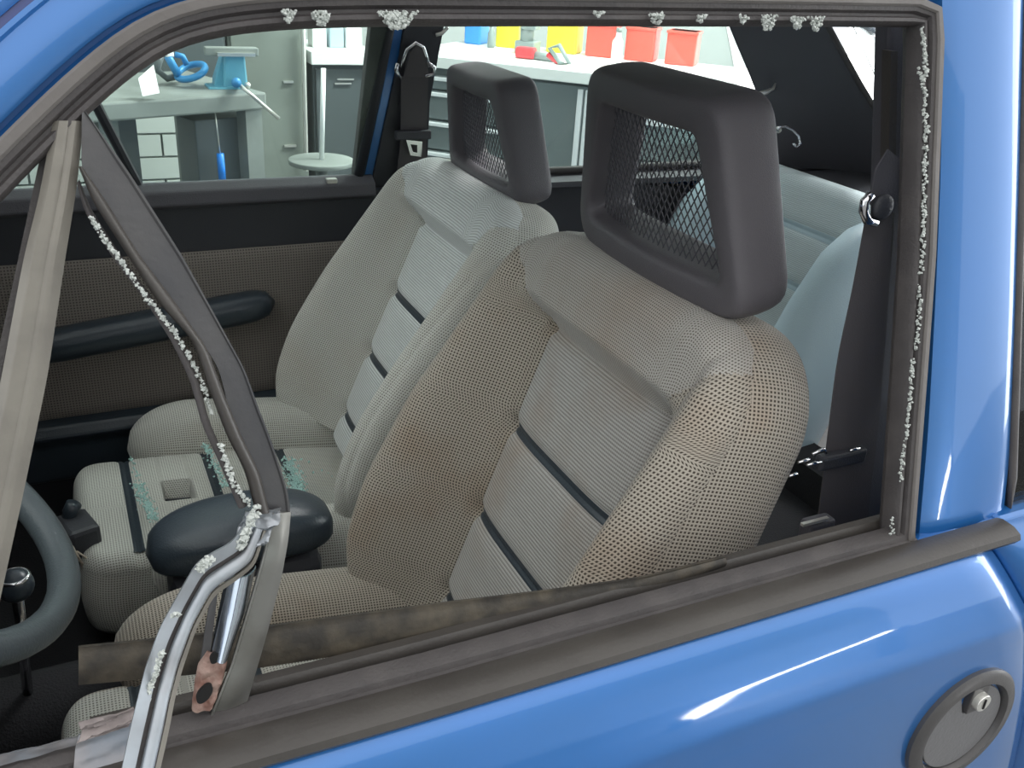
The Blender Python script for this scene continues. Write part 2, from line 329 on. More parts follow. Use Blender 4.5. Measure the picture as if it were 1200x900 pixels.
sweep('windscreen_rubber', sp[14:], [(0.0715, -0.03), (0.072, -0.007), (0.080, -0.004), (0.090, -0.012), (0.090, -0.035)], so_[14:], sd[14:], 'rubber', car, smooth=True)
# --- near B pillar outer panel (blue): between door frame and quarter window
rear_edge = [(1199, -60), (1196, 60), (1193, 200), (1188, 380), (1181, 520), (1171, 618)]
front_edge = [(1100, -60), (1101, 60), (1099, 200), (1093, 350), (1085, 500), (1073, 638)]
ribbon('pillar_panel', front_edge, rear_edge, [0.004]*6, 'blue_paint', car, prof=lambda t: 0.006*math.sin(math.pi*t)**0.5+0.003, thick=0.02, n=30, k=13)
def zskin(z):   # outward position of the body side (y) against height
    pts = [(0.20, 0.02), (0.28, -0.02), (0.45, -0.055), (0.60, -0.068), (0.74, -0.0715), (0.818, -0.0705), (0.834, -0.0655), (0.852, -0.0592), (0.872, -0.0505), (0.884, -0.043), (0.892, -0.033), (0.895, -0.012)]
    return np.interp(z, [p[0] for p in pts], [p[1] for p in pts])
zs = np.r_[np.linspace(0.20, 0.78, 26), np.linspace(0.79, 0.895, 60)]
ys = smoothpts(np.array([[zskin(z)] for z in zs]), 6)[:, 0]
def door_rear(z): return np.interp(z, [0.2, 0.55, 0.72, 0.80, 0.895], [0.262, 0.238, 0.185, 0.150, 0.085])
def skin(name, xa, xb, parent, m_='blue_paint', nx=40, thick=0.03):
    V = []
    for z, y in zip(zs, ys):
        a, b = xa(z), xb(z)
        for j in range(nx):
            V.append((a+(b-a)*j/(nx-1), y+0.012*(j in (0, nx-1))*(1), z))
    n = len(zs); base = len(V); V += [(x, y+thick, z-0.0) for x, y, z in V]
    Fs = grid_faces(n, nx)+[tuple(base+q for q in f) for f in grid_faces(n, nx)]
    for i in range(n-1):
        for j in (0, nx-1): Fs.append((i*nx+j, (i+1)*nx+j, (i+1)*nx+j+base, i*nx+j+base))
    for j in range(nx-1):
        for i in (0, n-1): Fs.append((i*nx+j, i*nx+j+1, i*nx+j+1+base, i*nx+j+base))
    return mesh(name, V, Fs, m_, parent, True)
skin('door_skin', lambda z: -1.02, lambda z: door_rear(z), door)
skin('quarter_panel', lambda z: door_rear(z)+0.005, lambda z: 1.35+0*z, car)
skin('front_wing', lambda z: -1.85, lambda z: -1.026, car)
# far side of body
for nm, xa, xb in (('far_door_skin', -1.02, 0.09), ('far_quarter_panel', 0.095, 1.35), ('far_wing', -1.85, -1.026)):
    V = []
    for z, y in zip(zs[::3], ys[::3]):
        for x in (xa, xb): V.append((x, 1.40-y, z))
    n = len(zs[::3]); mesh(nm, V+[(x, y-0.02, z) for x, y, z in V], grid_faces(n, 2)+[tuple(2*n+q for q in f) for f in grid_faces(n, 2)], 'blue_paint', car)
# roof, headliner, bonnet, tail
def quad_grid(name, c, m_, parent, n=2, bulge=0.0, thick=0.012):
    c = [np.array(p, float) for p in c]; V = []
    for i in range(n+1):
        for j in range(n+1):
            s, t = i/n, j/n; p = (1-s)*(1-t)*c[0]+s*(1-t)*c[1]+s*t*c[2]+(1-s)*t*c[3]; p = p+np.array([0, 0, bulge*16*s*(1-s)*t*(1-t)]); V.append(p)
    nn = _n(np.cross(c[1]-c[0], c[3]-c[0])); b = len(V); V += [p-nn*thick for p in V]
    k = n+1; g = grid_faces(k, k); Fs = g+[tuple(q+b for q in f) for f in g]
    bd = list(range(k))+[i*k+k-1 for i in range(1, k)]+[(k-1)*k+j for j in range(k-2, -1, -1)]+[i*k for i in range(k-2, 0, -1)]
    Fs += [(a, b2, b2+b, a+b) for a, b2 in zip(bd, bd[1:]+bd[:1])]
    return mesh(name, V, Fs, m_, parent, n > 2)
quad_grid('roof_panel', [(-0.44, 0.17, 1.405), (0.84, 0.17, 1.375), (0.84, 1.21, 1.375), (-0.44, 1.21, 1.405)], 'blue_paint', car, 10, 0.02)
quad_grid('headliner', [(-0.44, 0.17, 1.372), (0.80, 0.17, 1.345), (0.80, 1.21, 1.345), (-0.44, 1.21, 1.372)], 'ceiling_white', car, 4, 0.01)
quad_grid('bonnet', [(-1.85, 0.0, 0.80), (-1.05, 0.0, 0.93), (-1.05, 1.38, 0.93), (-1.85, 1.38, 0.80)], 'blue_paint', car, 8, 0.03)
quad_grid('windscreen', [(-1.03, 0.06, 0.93), (-0.50, 0.17, 1.37), (-0.50, 1.21, 1.37), (-1.03, 1.32, 0.93)], 'clear_glass', car, 6, 0.0, 0.004)
quad_grid('rear_window', [(0.86, 0.22, 1.33), (1.30, 0.12, 0.90), (1.30, 1.17, 0.90), (0.86, 1.13, 1.33)], 'clear_glass', car, 4, 0.0, 0.004)
MB().box((1.33, 0.69, 0.60), (0.05, 1.36, 0.55)).build('tailgate', 'blue_paint', car, bevel=0.02)
MB().box((-1.84, 0.69, 0.52), (0.05, 1.36, 0.5)).build('front_panel', 'blue_paint', car, bevel=0.02)
for x in (-1.35, 0.95):
    for y in (0.06, 1.32):
        wh = MB().tube([(x+0.21*math.cos(a), y, 0.28+0.21*math.sin(a)) for a in np.linspace(0, 2*math.pi, 32, endpoint=False)], 0.075, 12, closed=True).build('wheel', 'tyre', car, True)
        MB().cyl((x, y-0.05, 0.28), (x, y+0.05, 0.28), 0.17, 28).build('hub', 'silver', wh, False)
MB().box((-0.35, 0.69, 0.235), (2.6, 1.30, 0.03)).build('floor_pan', 'carpet', car)
tp = []
for x in (-1.0, 0.55):
    tp.append([(x, 0.69+0.10*math.cos(a)*1.0, 0.25+0.13*math.sin(a)) for a in np.linspace(0, math.pi, 13)])
mesh('tunnel', [v for r in tp for v in r], grid_faces(2, 13), 'carpet', car)
MB().box((-1.0, 0.69, 0.45), (0.04, 1.30, 0.6)).build('firewall', 'carpet', car)
MB().box((0.62, 0.69, 0.36), (0.08, 1.30, 0.26)).build('rear_bulkhead', 'carpet', car)
# dashboard
prof = [(-0.98, 0.90), (-0.90, 0.925), (-0.83, 0.91), (-0.80, 0.87), (-0.81, 0.72), (-0.85, 0.62), (-0.98, 0.60)]
MB().prism([(x, 0.09, z) for x, z in prof], (0, 1.20, 0)).build('dashboard', 'black_trim', car, bevel=0.012)
# sill below the door
MB().box((-0.45, 0.0, 0.24), (1.2, 0.10, 0.10)).build('sill_beam', 'blue_paint', car, bevel=0.01)
ng = [pd(1204, -40, 0.0), pd(1201, 60, 0.0), pd(1186, 560, 0.0), pd(1180, 604, 0.0)]
xr = 0.74
MB().prism([tuple(ng[3]), (xr, ng[3][1], ng[3][2]), (xr-0.16, ng[0][1], ng[0][2]), tuple(ng[0]), tuple(ng[1]), tuple(ng[2])], tuple(-DN*0.004)).build('near_quarter_glass', 'clear_glass', car)
MB().tube([ng[0], ng[1], ng[2], ng[3], (xr, ng[3][1], ng[3][2])], 0.0045, 8).build('near_quarter_seal', 'rubber', car, True)
MB().box(((0.10+xr)/2+0.35, 0.02, 0.888), (1.30, 0.07, 0.02)).build('quarter_ledge', 'blue_paint', car, bevel=0.006)
# ---------------- door top: mouldings run along x
def extr(name, prof, xs, zoff, m_, parent, dx=0):
    V = [(x, y, z+zoff(x)) for x in xs for y, z in prof]; k = len(prof)
    Fs = grid_faces(len(xs), k, True)+[tuple(range(k))[::-1], tuple((len(xs)-1)*k+j for j in range(k))]
    o = mesh(name, V, Fs, m_, parent, True); e = o.modifiers.new('es', 'EDGE_SPLIT'); e.split_angle = math.radians(40); return o
xs = np.linspace(-0.80, 0.118, 24)
zo = lambda x: -0.003+0.004*max(0, (-0.45-x)/0.2)
extr('outer_moulding', [(-0.022, 0.884), (-0.036, 0.890), (-0.040, 0.896), (-0.038, 0.901), (-0.030, 0.9045), (-0.018, 0.905), (-0.012, 0.903), (-0.010, 0.884)], xs, zo, 'moulding', door)
extr('outer_seal', [(-0.010, 0.884), (-0.010, 0.899), (-0.006, 0.900), (-0.004, 0.904), (0.003, 0.9065), (0.010, 0.9065), (0.013, 0.902), (0.013, 0.884)], np.linspace(-0.80, 0.02, 22), zo, 'rubber', door)
extr('inner_seal', [(0.019, 0.88), (0.019, 0.901), (0.023, 0.906), (0.030, 0.906), (0.036, 0.900), (0.040, 0.88)], np.linspace(-0.66, 0.03, 22), lambda x: 0.7*zo(x)-0.002, 'moulding', door)
MB().box((-0.45, 0.035, 0.62), (1.0, 0.03, 0.50)).build('door_liner', 'black_trim', door, bevel=0.004)
# round door handle
hc = P(1121, 846, 1, -0.068); hx, hz = hc[0], hc[2]
yb = -0.071
def ring_lathe(name, prof, m_, parent, sx=1.0, sz=1.0, n=64, smooth=True, loc=(hx, hz)):
    V = []; 
    for r, y in prof:
        for k in range(n):
            a = 2*math.pi*k/n; V.append((loc[0]+r*sx*math.cos(a), y, loc[1]+r*sz*math.sin(a)))
    Fs = grid_faces(len(prof), n, True)
    if prof[-1][0] < 1e-4: pass
    o = mesh(name, V, Fs, m_, parent, smooth); e = o.modifiers.new('es', 'EDGE_SPLIT'); e.split_angle = math.radians(45); return o
RH = 0.066
hb = ring_lathe('door_handle', [(RH, yb+0.012), (RH+0.001, yb-0.004), (RH-0.003, yb-0.0075), (RH-0.012, yb-0.008), (RH-0.014, yb-0.005), (RH-0.015, yb+0.002), (0.00005, yb+0.002)], 'handle_black', door)
def disc_poly(r, z0=-1, z1=1):
    pts = []
    for k in range(48):
        a = 2*math.pi*k/48; pts.append((r*math.cos(a), r*math.sin(a)))
    return pts
rr = RH-0.017
pts = [(hx+rr*math.cos(a), yb+0.002, hz+rr*math.sin(a)) for a in np.linspace(math.radians(112), math.radians(428), 50)]
pts += [(hx+0.012+0.004, yb+0.002, hz+0.020), (hx-0.012+0.004, yb+0.002, hz+0.020)]
MB().prism(pts, (0, -0.006, 0)).build('handle_flap', 'handle_flap', hb, bevel=0.001)
MB().box((hx+0.004, yb-0.002, hz+0.036), (0.022, 0.010, 0.030)).build('lock_plate', 'handle_black', hb, bevel=0.001)
lk = MB().tube([(hx+0.004, yb-0.004, hz+0.036), (hx+0.004, yb-0.013, hz+0.036)], [0.0095, 0.009], 24).build('lock_cylinder', 'silver', hb, bevel=0.0006)
MB().box((hx+0.004, yb-0.0135, hz+0.036), (0.0018, 0.0012, 0.011)).build('key_slot', 'hole_dark', hb)
# torn piece of primer at front of the door top
ribbon('torn_primer_plate', [(92, 862), (88, 880), (86, 905), (86, 930)], [(158, 843), (152, 868), (147, 895), (144, 920)], [-0.004, -0.008, -0.014, -0.024], 'primer', door, n=20, k=12, wob=0.0012)
ribbon('peeled_paint', [(92, 848), (97, 858), (90, 872)], [(156, 830), (160, 840), (150, 852)], [-0.008, -0.010, -0.012], 'torn_primer', door, n=12, k=10, wob=0.003)
ribbon('door_edge_strip', [(-10, 888), (45, 876), (92, 864)], [(-10, 900), (45, 886), (92, 872)], [0.0, 0.0, 0.0], 'primer', door, n=16, k=5, wob=0.001)
# glass remains in the window frame
g1 = crumbs_on_line([(1079, 34), (1083, 60), (1084, 90)], 3, 0.0026, -0.004, 2, 2)
for seg in ([(1076, 80), (1082, 110), (1084, 150), (1082, 190)], [(1083, 190), (1081, 260), (1079, 320)], [(1076, 335), (1076, 350)], [(1078, 352), (1072, 410)], [(1068, 420), (1066, 460), (1062, 510)], [(1060, 515), (1056, 540), (1054, 562)], [(1045, 606), (1044, 624)]):
    a = crumbs_on_line(seg, 3, 0.0030, -0.004, 1.8, 1); g1.add(a.V, a.F)
tag(g1.build('glass_edge', 'glass_white', door), None, None, kind='stuff')
def shard(u, v, w_, h_, mat_='glass_white'):
    """cracked piece of laminated crumbs hanging from the channel"""
    mb = MB()
    for i in range(int(w_*h_/3.5)+4):
        a = random.uniform(-1, 1); b = random.random(); 
        chunk(mb, pd(u+a*w_/2*(1-b*0.7), v+b*h_, -0.006)+DN*random.uniform(0, 0.003), 0.0010*random.uniform(0.6, 1.6))
    return mb.build('glass_shard', mat_, door)
for a in ((338, 12, 18, 14), (376, 14, 24, 16), (465, 14, 48, 20), (768, 16, 20, 12), (870, 18, 10, 10), (899, 18, 20, 18), (933, 20, 18, 14), (955, 20, 16, 16), (700, 14, 14, 6), (820, 18, 14, 8)):
    shard(*a)
# ================================================================ broken quarter-window divider
dv = thing('broken_window_divider', 'bent and torn metal window divider with glass crumbs, front of driver door', 'window frame', loc=tuple(pd(250, 840)))
ribbon('divider_bar', [(62, 142), (46, 230), (28, 300), (2, 440), (-28, 590), (-60, 740)], [(98, 142), (90, 220), (77, 300), (56, 440), (25, 590), (-8, 740)], [0.0, 0.0, 0, 0, 0], 'divider_grey', dv, prof=lambda t: 0.0035*min(1, t/0.2, (1-t)/0.25)-0.001*math.exp(-((t-0.55)/0.06)**2), thick=0.006, k=25)
ribbon('bar_rubber', [(50, 170), (22, 300), (-4, 420), (-34, 580)], [(62, 150), (30, 300), (3, 430), (-26, 590)], [0.008]*4, 'rubber', dv, thick=0.008, k=4)
ribbon('flat_strip', [(96, 132), (95, 200), (163, 300), (207, 357), (243, 410), (257, 433), (270, 487), (298, 557), (302, 606)], [(100, 130), (150, 200), (214, 300), (247, 360), (287, 433), (302, 475), (317, 513), (338, 577), (341, 606)], [-0.004, -0.006, -0.008, -0.012, -0.014], 'dark_strip', dv, prof=lambda t: -0.0015*t+0.0012*(t > 0.93), thick=0.003, k=17, n=60)
ribbon('bent_channel', [(92, 195), (108, 235), (150, 300), (187, 357), (227, 400), (247, 460), (267, 513), (288, 553), (300, 600)], [(96, 195), (122, 232), (163, 298), (206, 355), (243, 408), (262, 460), (284, 513), (304, 553), (316, 600)], [-0.006, -0.008, -0.012, -0.016, -0.018], 'moulding', dv, prof=lambda t: 0.004*math.sin(math.pi*t)**0.6, thick=0.004, n=60)
ribbon('channel_lip', [(90, 215), (100, 250), (134, 305), (170, 352), (200, 398), (223, 445), (238, 500), (262, 553), (280, 596)], [(93, 210), (106, 244), (142, 300), (177, 347), (208, 393), (231, 440), (246, 496), (270, 549), (290, 592)], [-0.002, -0.006, -0.010, -0.014, -0.016], 'rubber', dv, prof=lambda t: 0.002*math.sin(math.pi*t), thick=0.006, n=60, k=5)
cr1 = crumbs_on_line([(106, 255), (120, 276), (143, 307), (173, 350), (203, 387), (227, 427), (239, 455), (247, 483)], 3.0, 0.0024, -0.012, 2.2, 1)
a = crumbs_on_line([(258, 520), (266, 545), (276, 570), (293, 592)], 3, 0.0026, -0.018, 2.5, 1); cr1.add(a.V, a.F)
a = crumbs_on_line([(300, 595), (290, 620), (280, 640)], 3, 0.0034, -0.026, 5.0, 3); cr1.add(a.V, a.F)
tag(cr1.build('glass_crumbs', 'glass_white', dv), None, None, kind='stuff')
ribbon('torn_fold', [(288, 600), (280, 622), (272, 640), (290, 640)], [(330, 596), (328, 612), (318, 622), (312, 640)], [-0.018, -0.022, -0.026], 'bent_metal', dv, n=16, k=12, wob=0.004, thick=0.002)
ribbon('lower_bar', [(302, 600), (312, 633), (297, 687), (270, 777), (246, 836)], [(341, 600), (338, 633), (330, 677), (313, 743), (290, 822)], [-0.014, -0.012, -0.006, 0.0, 0.004], 'bare_metal', dv, prof=lambda t: 0.003*(t < 0.12)+0.002*math.sin(math.pi*t), thick=0.003, k=15)
ribbon('polished_tube', [(266, 672), (256, 720), (246, 768)], [(300, 664), (290, 712), (268, 768)], [0.002, 0.002, 0.002], 'polished_metal', dv, prof=lambda t: 0.012*math.sin(math.pi*t)**0.8, thick=0.002, k=17)
ribbon('tube_shell', [(249, 690), (240, 740), (233, 790), (225, 832)], [(257, 672), (252, 715), (246, 762), (238, 800)], [0.004]*4, 'dark_strip', dv, prof=lambda t: 0.002*t, thick=0.002, k=5)
rb = ribbon('rusty_bracket', [(243, 764), (232, 782), (229, 800), (225, 832)], [(267, 762), (265, 785), (258, 805), (249, 830)], [0.001, 0.001, 0.001], 'rust', dv, prof=lambda t: 0.004*math.sin(math.pi*t)+0.0015*math.sin(9*t), thick=0.003, n=24, k=13, wob=0.0015)
def oval(u, v, a, b, ang, off):
    c = np.array([u, v]); pts = []
    for k in range(20):
        t = 2*math.pi*k/20; x, y = a*math.cos(t), b*math.sin(t); ca, sa = math.cos(ang), math.sin(ang)
        pts.append(tuple(pd(u+x*ca-y*sa, v+x*sa+y*ca, off)))
    return pts
for (u, v, a, b) in ((252, 772, 7, 4.5), (240, 814, 13, 6.5)):
    MB().prism(oval(u, v, a, b, -0.9, -0.0065), tuple(-DN*0.004)).build('bolt_hole', 'hole_dark', rb)
# U-shaped channel bent outward and down
Lo = [(285, 612), (273, 633), (250, 645), (230, 657), (207, 697), (187, 733), (170, 780), (160, 820), (152, 853), (141, 905)]
Ro = [(312, 622), (299, 663), (278, 680), (252, 697), (230, 737), (213, 787), (204, 824), (200, 847), (194, 875), (187, 905)]
_mix = lambda t: [(a[0]*(1-t)+b[0]*t, a[1]*(1-t)+b[1]*t) for a, b in zip(Lo, Ro)]
Lm, Rm_, Rn = _mix(0.36), _mix(0.50), _mix(0.84)
offs = [-0.024, -0.030, -0.034, -0.042, -0.055, -0.066]
ribbon('torn_channel_left', Lo, Lm, offs, 'bent_metal', dv, prof=lambda t: 0.003*(1-t), thick=0.002, n=50, k=7)
ribbon('torn_channel_groove', Lm, Rm_, [o+0.004 for o in offs], 'rubber', dv, thick=0.002, n=50, k=5)
ribbon('torn_channel_right', Rm_, Rn, offs, 'bent_metal', dv, prof=lambda t: 0.0025*math.sin(math.pi*t)**0.5, thick=0.002, n=50, k=13)
ribbon('torn_channel_side', Rn, Ro, [o+0.003 for o in offs], 'divider_grey', dv, prof=lambda t: 0.003*(1-t), thick=0.002, n=50, k=5)
cr2 = crumbs_on_line([(246, 655), (233, 667)], 3, 0.0034, -0.036, 4, 3)
for seg, rr_ in (([(208, 716), (204, 722)], 0.0030), ([(190, 762), (182, 790), (174, 812), (168, 830), (163, 850)], 0.0024), ([(160, 856), (152, 880), (147, 900)], 0.0030)):
    a = crumbs_on_line(seg, 3, rr_, -0.048, 2.5, 2); cr2.add(a.V, a.F)
tag(cr2.build('glass_crumbs', 'glass_white', dv), None, None, kind='stuff')
# loose seal strip
ls = ribbon('loose_seal_strip', [(92, 758), (180, 749), (280, 738), (400, 722), (530, 705), (640, 692), (750, 677), (850, 652)], [(92, 803), (200, 793), (290, 785), (400, 768), (530, 750), (640, 728), (750, 702), (850, 664)], [0.050, 0.046, 0.040, 0.034, 0.030, 0.024, 0.02], 'seal_strip', None, prof=lambda t: 0.002*math.sin(math.pi*t)+0.0012*(t < 0.08), thick=0.003, n=60, k=11)
tag(ls, 'long dirty brown-black flat seal strip hanging loose along the driver door top', 'seal strip')
# ================================================================ FAR SIDE of the cabin
fd = thing('passenger_door', 'passenger door seen from inside, black trim with brown tweed insert', 'car door', loc=(-0.45, 1.38, 0.25))
MB().box((-0.47, 1.375, 0.545), (1.10, 0.03, 0.67)).build('door_card', 'black_trim', fd, bevel=0.006)
# sill top of the door
MB().prism([(-0.98, 1.395, 0.880), (-0.98, 1.395, 0.905), (-0.98, 1.372, 0.908), (-0.98, 1.352, 0.895), (-0.98, 1.345, 0.87), (-0.98, 1.36, 0.86)], (0.93, 0, 0)).build('door_top_trim', 'charcoal_trim', fd, bevel=0.004)
def uvbox(name, x0, x1, y, z0, z1, m_, parent, th=0.006, n=30):
    V = []; U = []
    for i in range(n+1):
        for j in range(n+1):
            x = x0+(x1-x0)*i/n; z = z0+(z1-z0)*j/n; e = min(i, n-i, j, n-j); V.append((x, y-th*min(1, (e/2.0))**0.5, z)); U.append((x, z))
    b = len(V); V += [(x, y+0.002, z) for x, y_, z in V]; U += U
    k = n+1; g = grid_faces(k, k)
    return mesh(name, V, g+[tuple(q+b for q in f) for f in g], m_, parent, True, U)
uvbox('tweed_insert', -0.97, -0.06, 1.358, 0.455, 0.775, 'tweed', fd)
ar = MB(); 
N = 30; L_ = np.linspace(-0.74, -0.27, N)
V = []
for i, x in enumerate(L_):
    e = max(0.02, 1-abs(2*i/(N-1)-1)**12)**0.5
    zc = 0.612+0.05*(x+0.74)/0.47
    for a in np.linspace(0, 2*math.pi, 14, endpoint=False):
        V.append((x, 1.34-0.035*e*math.cos(a)*abs(math.cos(a))**-0.3 if abs(math.cos(a)) > 1e-3 else 1.34, zc+0.032*e*math.sin(a)))
ar.add(V, grid_faces(N, 14, True)+[tuple(range(14)), tuple((N-1)*14+k for k in range(14))]); ar.build('armrest', 'vinyl_dark', fd, True)
MB().prism([(-0.98, 1.365, 0.455), (-0.98, 1.335, 0.45), (-0.98, 1.32, 0.43), (-0.98, 1.335, 0.405), (-0.98, 1.33, 0.33), (-0.98, 1.365, 0.32)], (0.93, 0, 0)).build('door_pocket', 'vinyl_dark', fd, bevel=0.006)
# far window glass with its frame
FN = (0, 1, 0.25); FD_ = 1.38+0.225     # y + .25 z = const, leaning inward
def pf(u, v, off=0): return pp(u, v, FN, FD_+off)
FNn = _n(np.array([0, 1, 0.25]))
def fq(name, c, m_, parent, th=0.004): return MB().prism([tuple(p) for p in c], tuple(-FNn*th)).build(name, m_, parent)
gz0, gz1 = 0.895, 1.29
def fpt(x, z, off=0): return np.array([x, 1.38-0.25*(z-0.9)+off, z])
fq('window_pane', [fpt(-0.93, gz0), fpt(-0.085, gz0), fpt(-0.03, gz1), fpt(-0.56, gz1)], 'tinted_glass', fd)
mbf = MB(); 
for a, b, r in ((fpt(-0.50, gz0), fpt(-0.60, 1.17), 0.009),): mbf.tube([a, b], r, 8)
mbf.build('vent_divider', 'black_trim', fd)
mbf = MB().tube([fpt(-0.97, gz0), fpt(-0.59, gz1), fpt(-0.02, gz1+0.01), fpt(-0.082, gz0-0.02)], 0.012, 8); mbf.build('window_frame', 'black_trim', fd, True)
bt = P(388, 212, 1, 1.365); MB().box(bt, (0.022, 0.02, 0.012)).build('lock_knob_base', 'silver', fd, bevel=0.002)
MB().cyl((bt[0], 1.365, 0.86), (bt[0], 1.365, 0.895), 0.01, 12).build('lock_knob', 'black_trim', fd)
# far B pillar: blue edge, black trim
def strip_far(name, quads, m_, th=0.02, off=0):
    pts = [tuple(pf(u, v, off)) for u, v in quads]; return MB().prism(pts, tuple(FNn*th)).build(name, m_, car, bevel=0.002)
strip_far('far_pillar_seal', [(440, -20), (470, -20), (458, 60), (433, 212), (414, 212)], 'rubber', 0.02, 0.004)
strip_far('far_pillar_edge', [(472, -20), (484, -20), (470, 60), (430, 240), (418, 240), (445, 120)], 'blue_paint', 0.02, -0.004)
strip_far('far_pillar_trim', [(482, -20), (530, -20), (519, 40), (504, 120), (500, 216), (495, 320), (424, 320), (431, 236), (468, 66)], 'black_trim', 0.03, -0.010)
strip_far('far_side_card', [(424, 225), (500, 215), (700, 213), (1100, 240), (1100, 560), (380, 560)], 'charcoal_trim', 0.02, -0.012)
quad_grid('far_window_ledge', [(0.02, 1.33, 0.885), (1.25, 1.30, 0.885), (1.25, 1.41, 0.885), (0.02, 1.41, 0.885)], 'charcoal_trim', car, 2)
MB().prism([tuple(fpt(0.03, 0.90, 0.01)), tuple(fpt(0.95, 0.90, 0.01)), tuple(fpt(0.70, 1.29, 0.01)), tuple(fpt(0.03, 1.29, 0.01))], tuple(FNn*0.004)).build('quarter_glass', 'tinted_glass', car)
MB().tube([fpt(0.03, 0.895, 0.004), fpt(1.0, 0.895, 0.004)], 0.009, 8).build('quarter_seal', 'rubber', car, True)
# far C pillar trim (dark) between quarter glass and rear window
cp_f = [pf(848, 10, -0.02), pf(862, 45, -0.02), pf(886, 102, -0.02), pf(905, 160, -0.02), pf(918, 215, -0.02)]
cp_b = [P(955, 5, 1, 1.13), P(967, 32, 1, 1.14), P(1002, 95, 1, 1.15), P(1046, 168, 1, 1.17), P(1075, 222, 1, 1.18)]
V = []; K = 8
A_ = resample(cp_f, 12); B_ = resample(cp_b, 12)
for i in range(12):
    for j in range(K): t = j/(K-1); V.append(A_[i]*(1-t)+B_[i]*t+np.array([0.02, 0.02, 0])*math.sin(math.pi*t))
b = len(V); V += [v+np.array([0.01, 0.02, 0.0]) for v in V]
g = grid_faces(12, K); mesh('rear_pillar_trim', V, g+[tuple(q+b for q in f) for f in g], 'charcoal_trim', car)
ws = [tuple(p+np.array([0.004, -0.006, 0])) for p in B_]
MB().tube(ws, 0.007, 8).build('rear_window_seal', 'rubber', car, True)
quad_grid('parcel_shelf', [(0.93, 0.10, 0.885), (1.30, 0.10, 0.885), (1.30, 1.32, 0.885), (0.93, 1.32, 0.885)], 'charcoal_trim', car, 2)
# coat hook and grab handle
hk = thing('coat_hook', 'small chrome hook on the dark trim behind the far rear window', 'hook', loc=tuple(P(918, 150, 1, 1.22)))
MB().tube([P(u, v, 1, 1.215) for u, v in [(911, 154), (913, 149), (920, 148), (929, 152), (936, 159), (938, 168), (933, 172), (930, 168)]], 0.0035, 8).build('hook_arm', 'chrome', hk, True)
MB().ball(P(912, 152, 1, 1.222), 0.008, 8).build('screw_cap', 'silver', hk, True)
lv = thing('window_catch', 'small pale window catch at rear edge of the far quarter glass', 'catch', loc=tuple(P(893, 108, 1, 1.29)))
MB().tube([P(u, v, 1, 1.285) for u, v in [(888, 110), (898, 108), (906, 104), (909, 97)]], [0.005, 0.006, 0.004, 0.002], 8).build('catch_lever', 'silver', lv, True)
# ---------------- far seat belt
fb = thing('passenger_seat_belt', 'black seat belt hanging on the far door pillar with metal tongue', 'seat belt', loc=tuple(pf(485, 210, -0.03)))
def strap(name, L, Rr, plane, m_, parent, thick=0.0015, n=16):
    L = smoothpts(resample(L, n), 1); Rr = smoothpts(resample(Rr, n), 1); A = [plane(*p) for p in L]; B = [plane(*p) for p in Rr]; V = []
    for a, b in zip(A, B):
        for t in (0, 0.06, 0.5, 0.94, 1): V.append(a*(1-t)+b*t)
    nrm = _n(np.cross(B[0]-A[0], A[-1]-A[0])); bb = len(V); V += [v+nrm*thick for v in V]
    g = grid_faces(n, 5); Fs = g+[tuple(q+bb for q in f) for f in g]
    for i in range(n-1):
        for j in (0, 4): Fs.append((i*5+j, (i+1)*5+j, (i+1)*5+j+bb, i*5+j+bb))
    for i in (0, n-1):
        for j in range(4): Fs.append((i*5+j, i*5+j+1, i*5+j+1+bb, i*5+j+bb))
    return mesh(name, V, Fs, m_, parent, False)
pl_f = lambda u, v: pf(u, v, -0.03)
strap('webbing', [(470, 90), (470, 160), (464, 215), (455, 330)], [(502, 90), (500, 160), (498, 215), (496, 330)], pl_f, 'webbing', fb)
MB().prism([tuple(pf(u, v, -0.032)) for u, v in [(472, 90), (478, 62), (488, 50), (497, 60), (502, 90)]], tuple(-FNn*0.006)).build('webbing_fold', 'webbing', fb, bevel=0.002)
MB().tube([pf(u, v, -0.038) for u, v in [(466, 74), (464, 82), (470, 92)]], 0.004, 8).build('loop_end', 'chrome', fb, True)
MB().tube([pf(u, v, -0.038) for u, v in [(470, 78), (477, 58), (487, 50), (496, 55), (503, 78)]], 0.0035, 8).build('anchor_loop', 'chrome', fb, True)
MB().tube([pf(u, v, -0.038) for u, v in [(502, 74), (509, 79), (508, 87), (498, 89)]], 0.004, 8).build('loop_end', 'chrome', fb, True)
MB().box(pf(484, 158, -0.038), (0.075, 0.014, 0.018)).build('tongue_cover', 'black_trim', fb, bevel=0.003)
def frame_px(name, outer, inner, plane, m_, parent, th):
    n = len(outer); V = [plane(*p) for p in outer]+[plane(*p) for p in inner]; V = V+[v+th for v in V]
    Fs = []
    for i in range(n):
        j = (i+1) % n; Fs += [(i, j, j+n, i+n), (i+2*n, i+3*n, j+3*n, j+2*n), (i, i+2*n, j+2*n, j), (i+n, j+n, j+3*n, i+3*n)]
    return mesh(name, V, Fs, m_, parent, False)
frame_px('buckle_tongue', [(476, 164), (495, 166), (494, 184), (481, 182)], [(481, 169), (489, 170), (489, 179), (484, 178)], lambda u, v: pf(u, v, -0.045), 'chrome', fb, FNn*0.004)
MB().tube([pf(u, v, -0.02) for u, v in [(522, 28), (524, 33), (518, 39), (511, 41)]], 0.0035, 8).build('upper_guide', 'silver', fb, True)
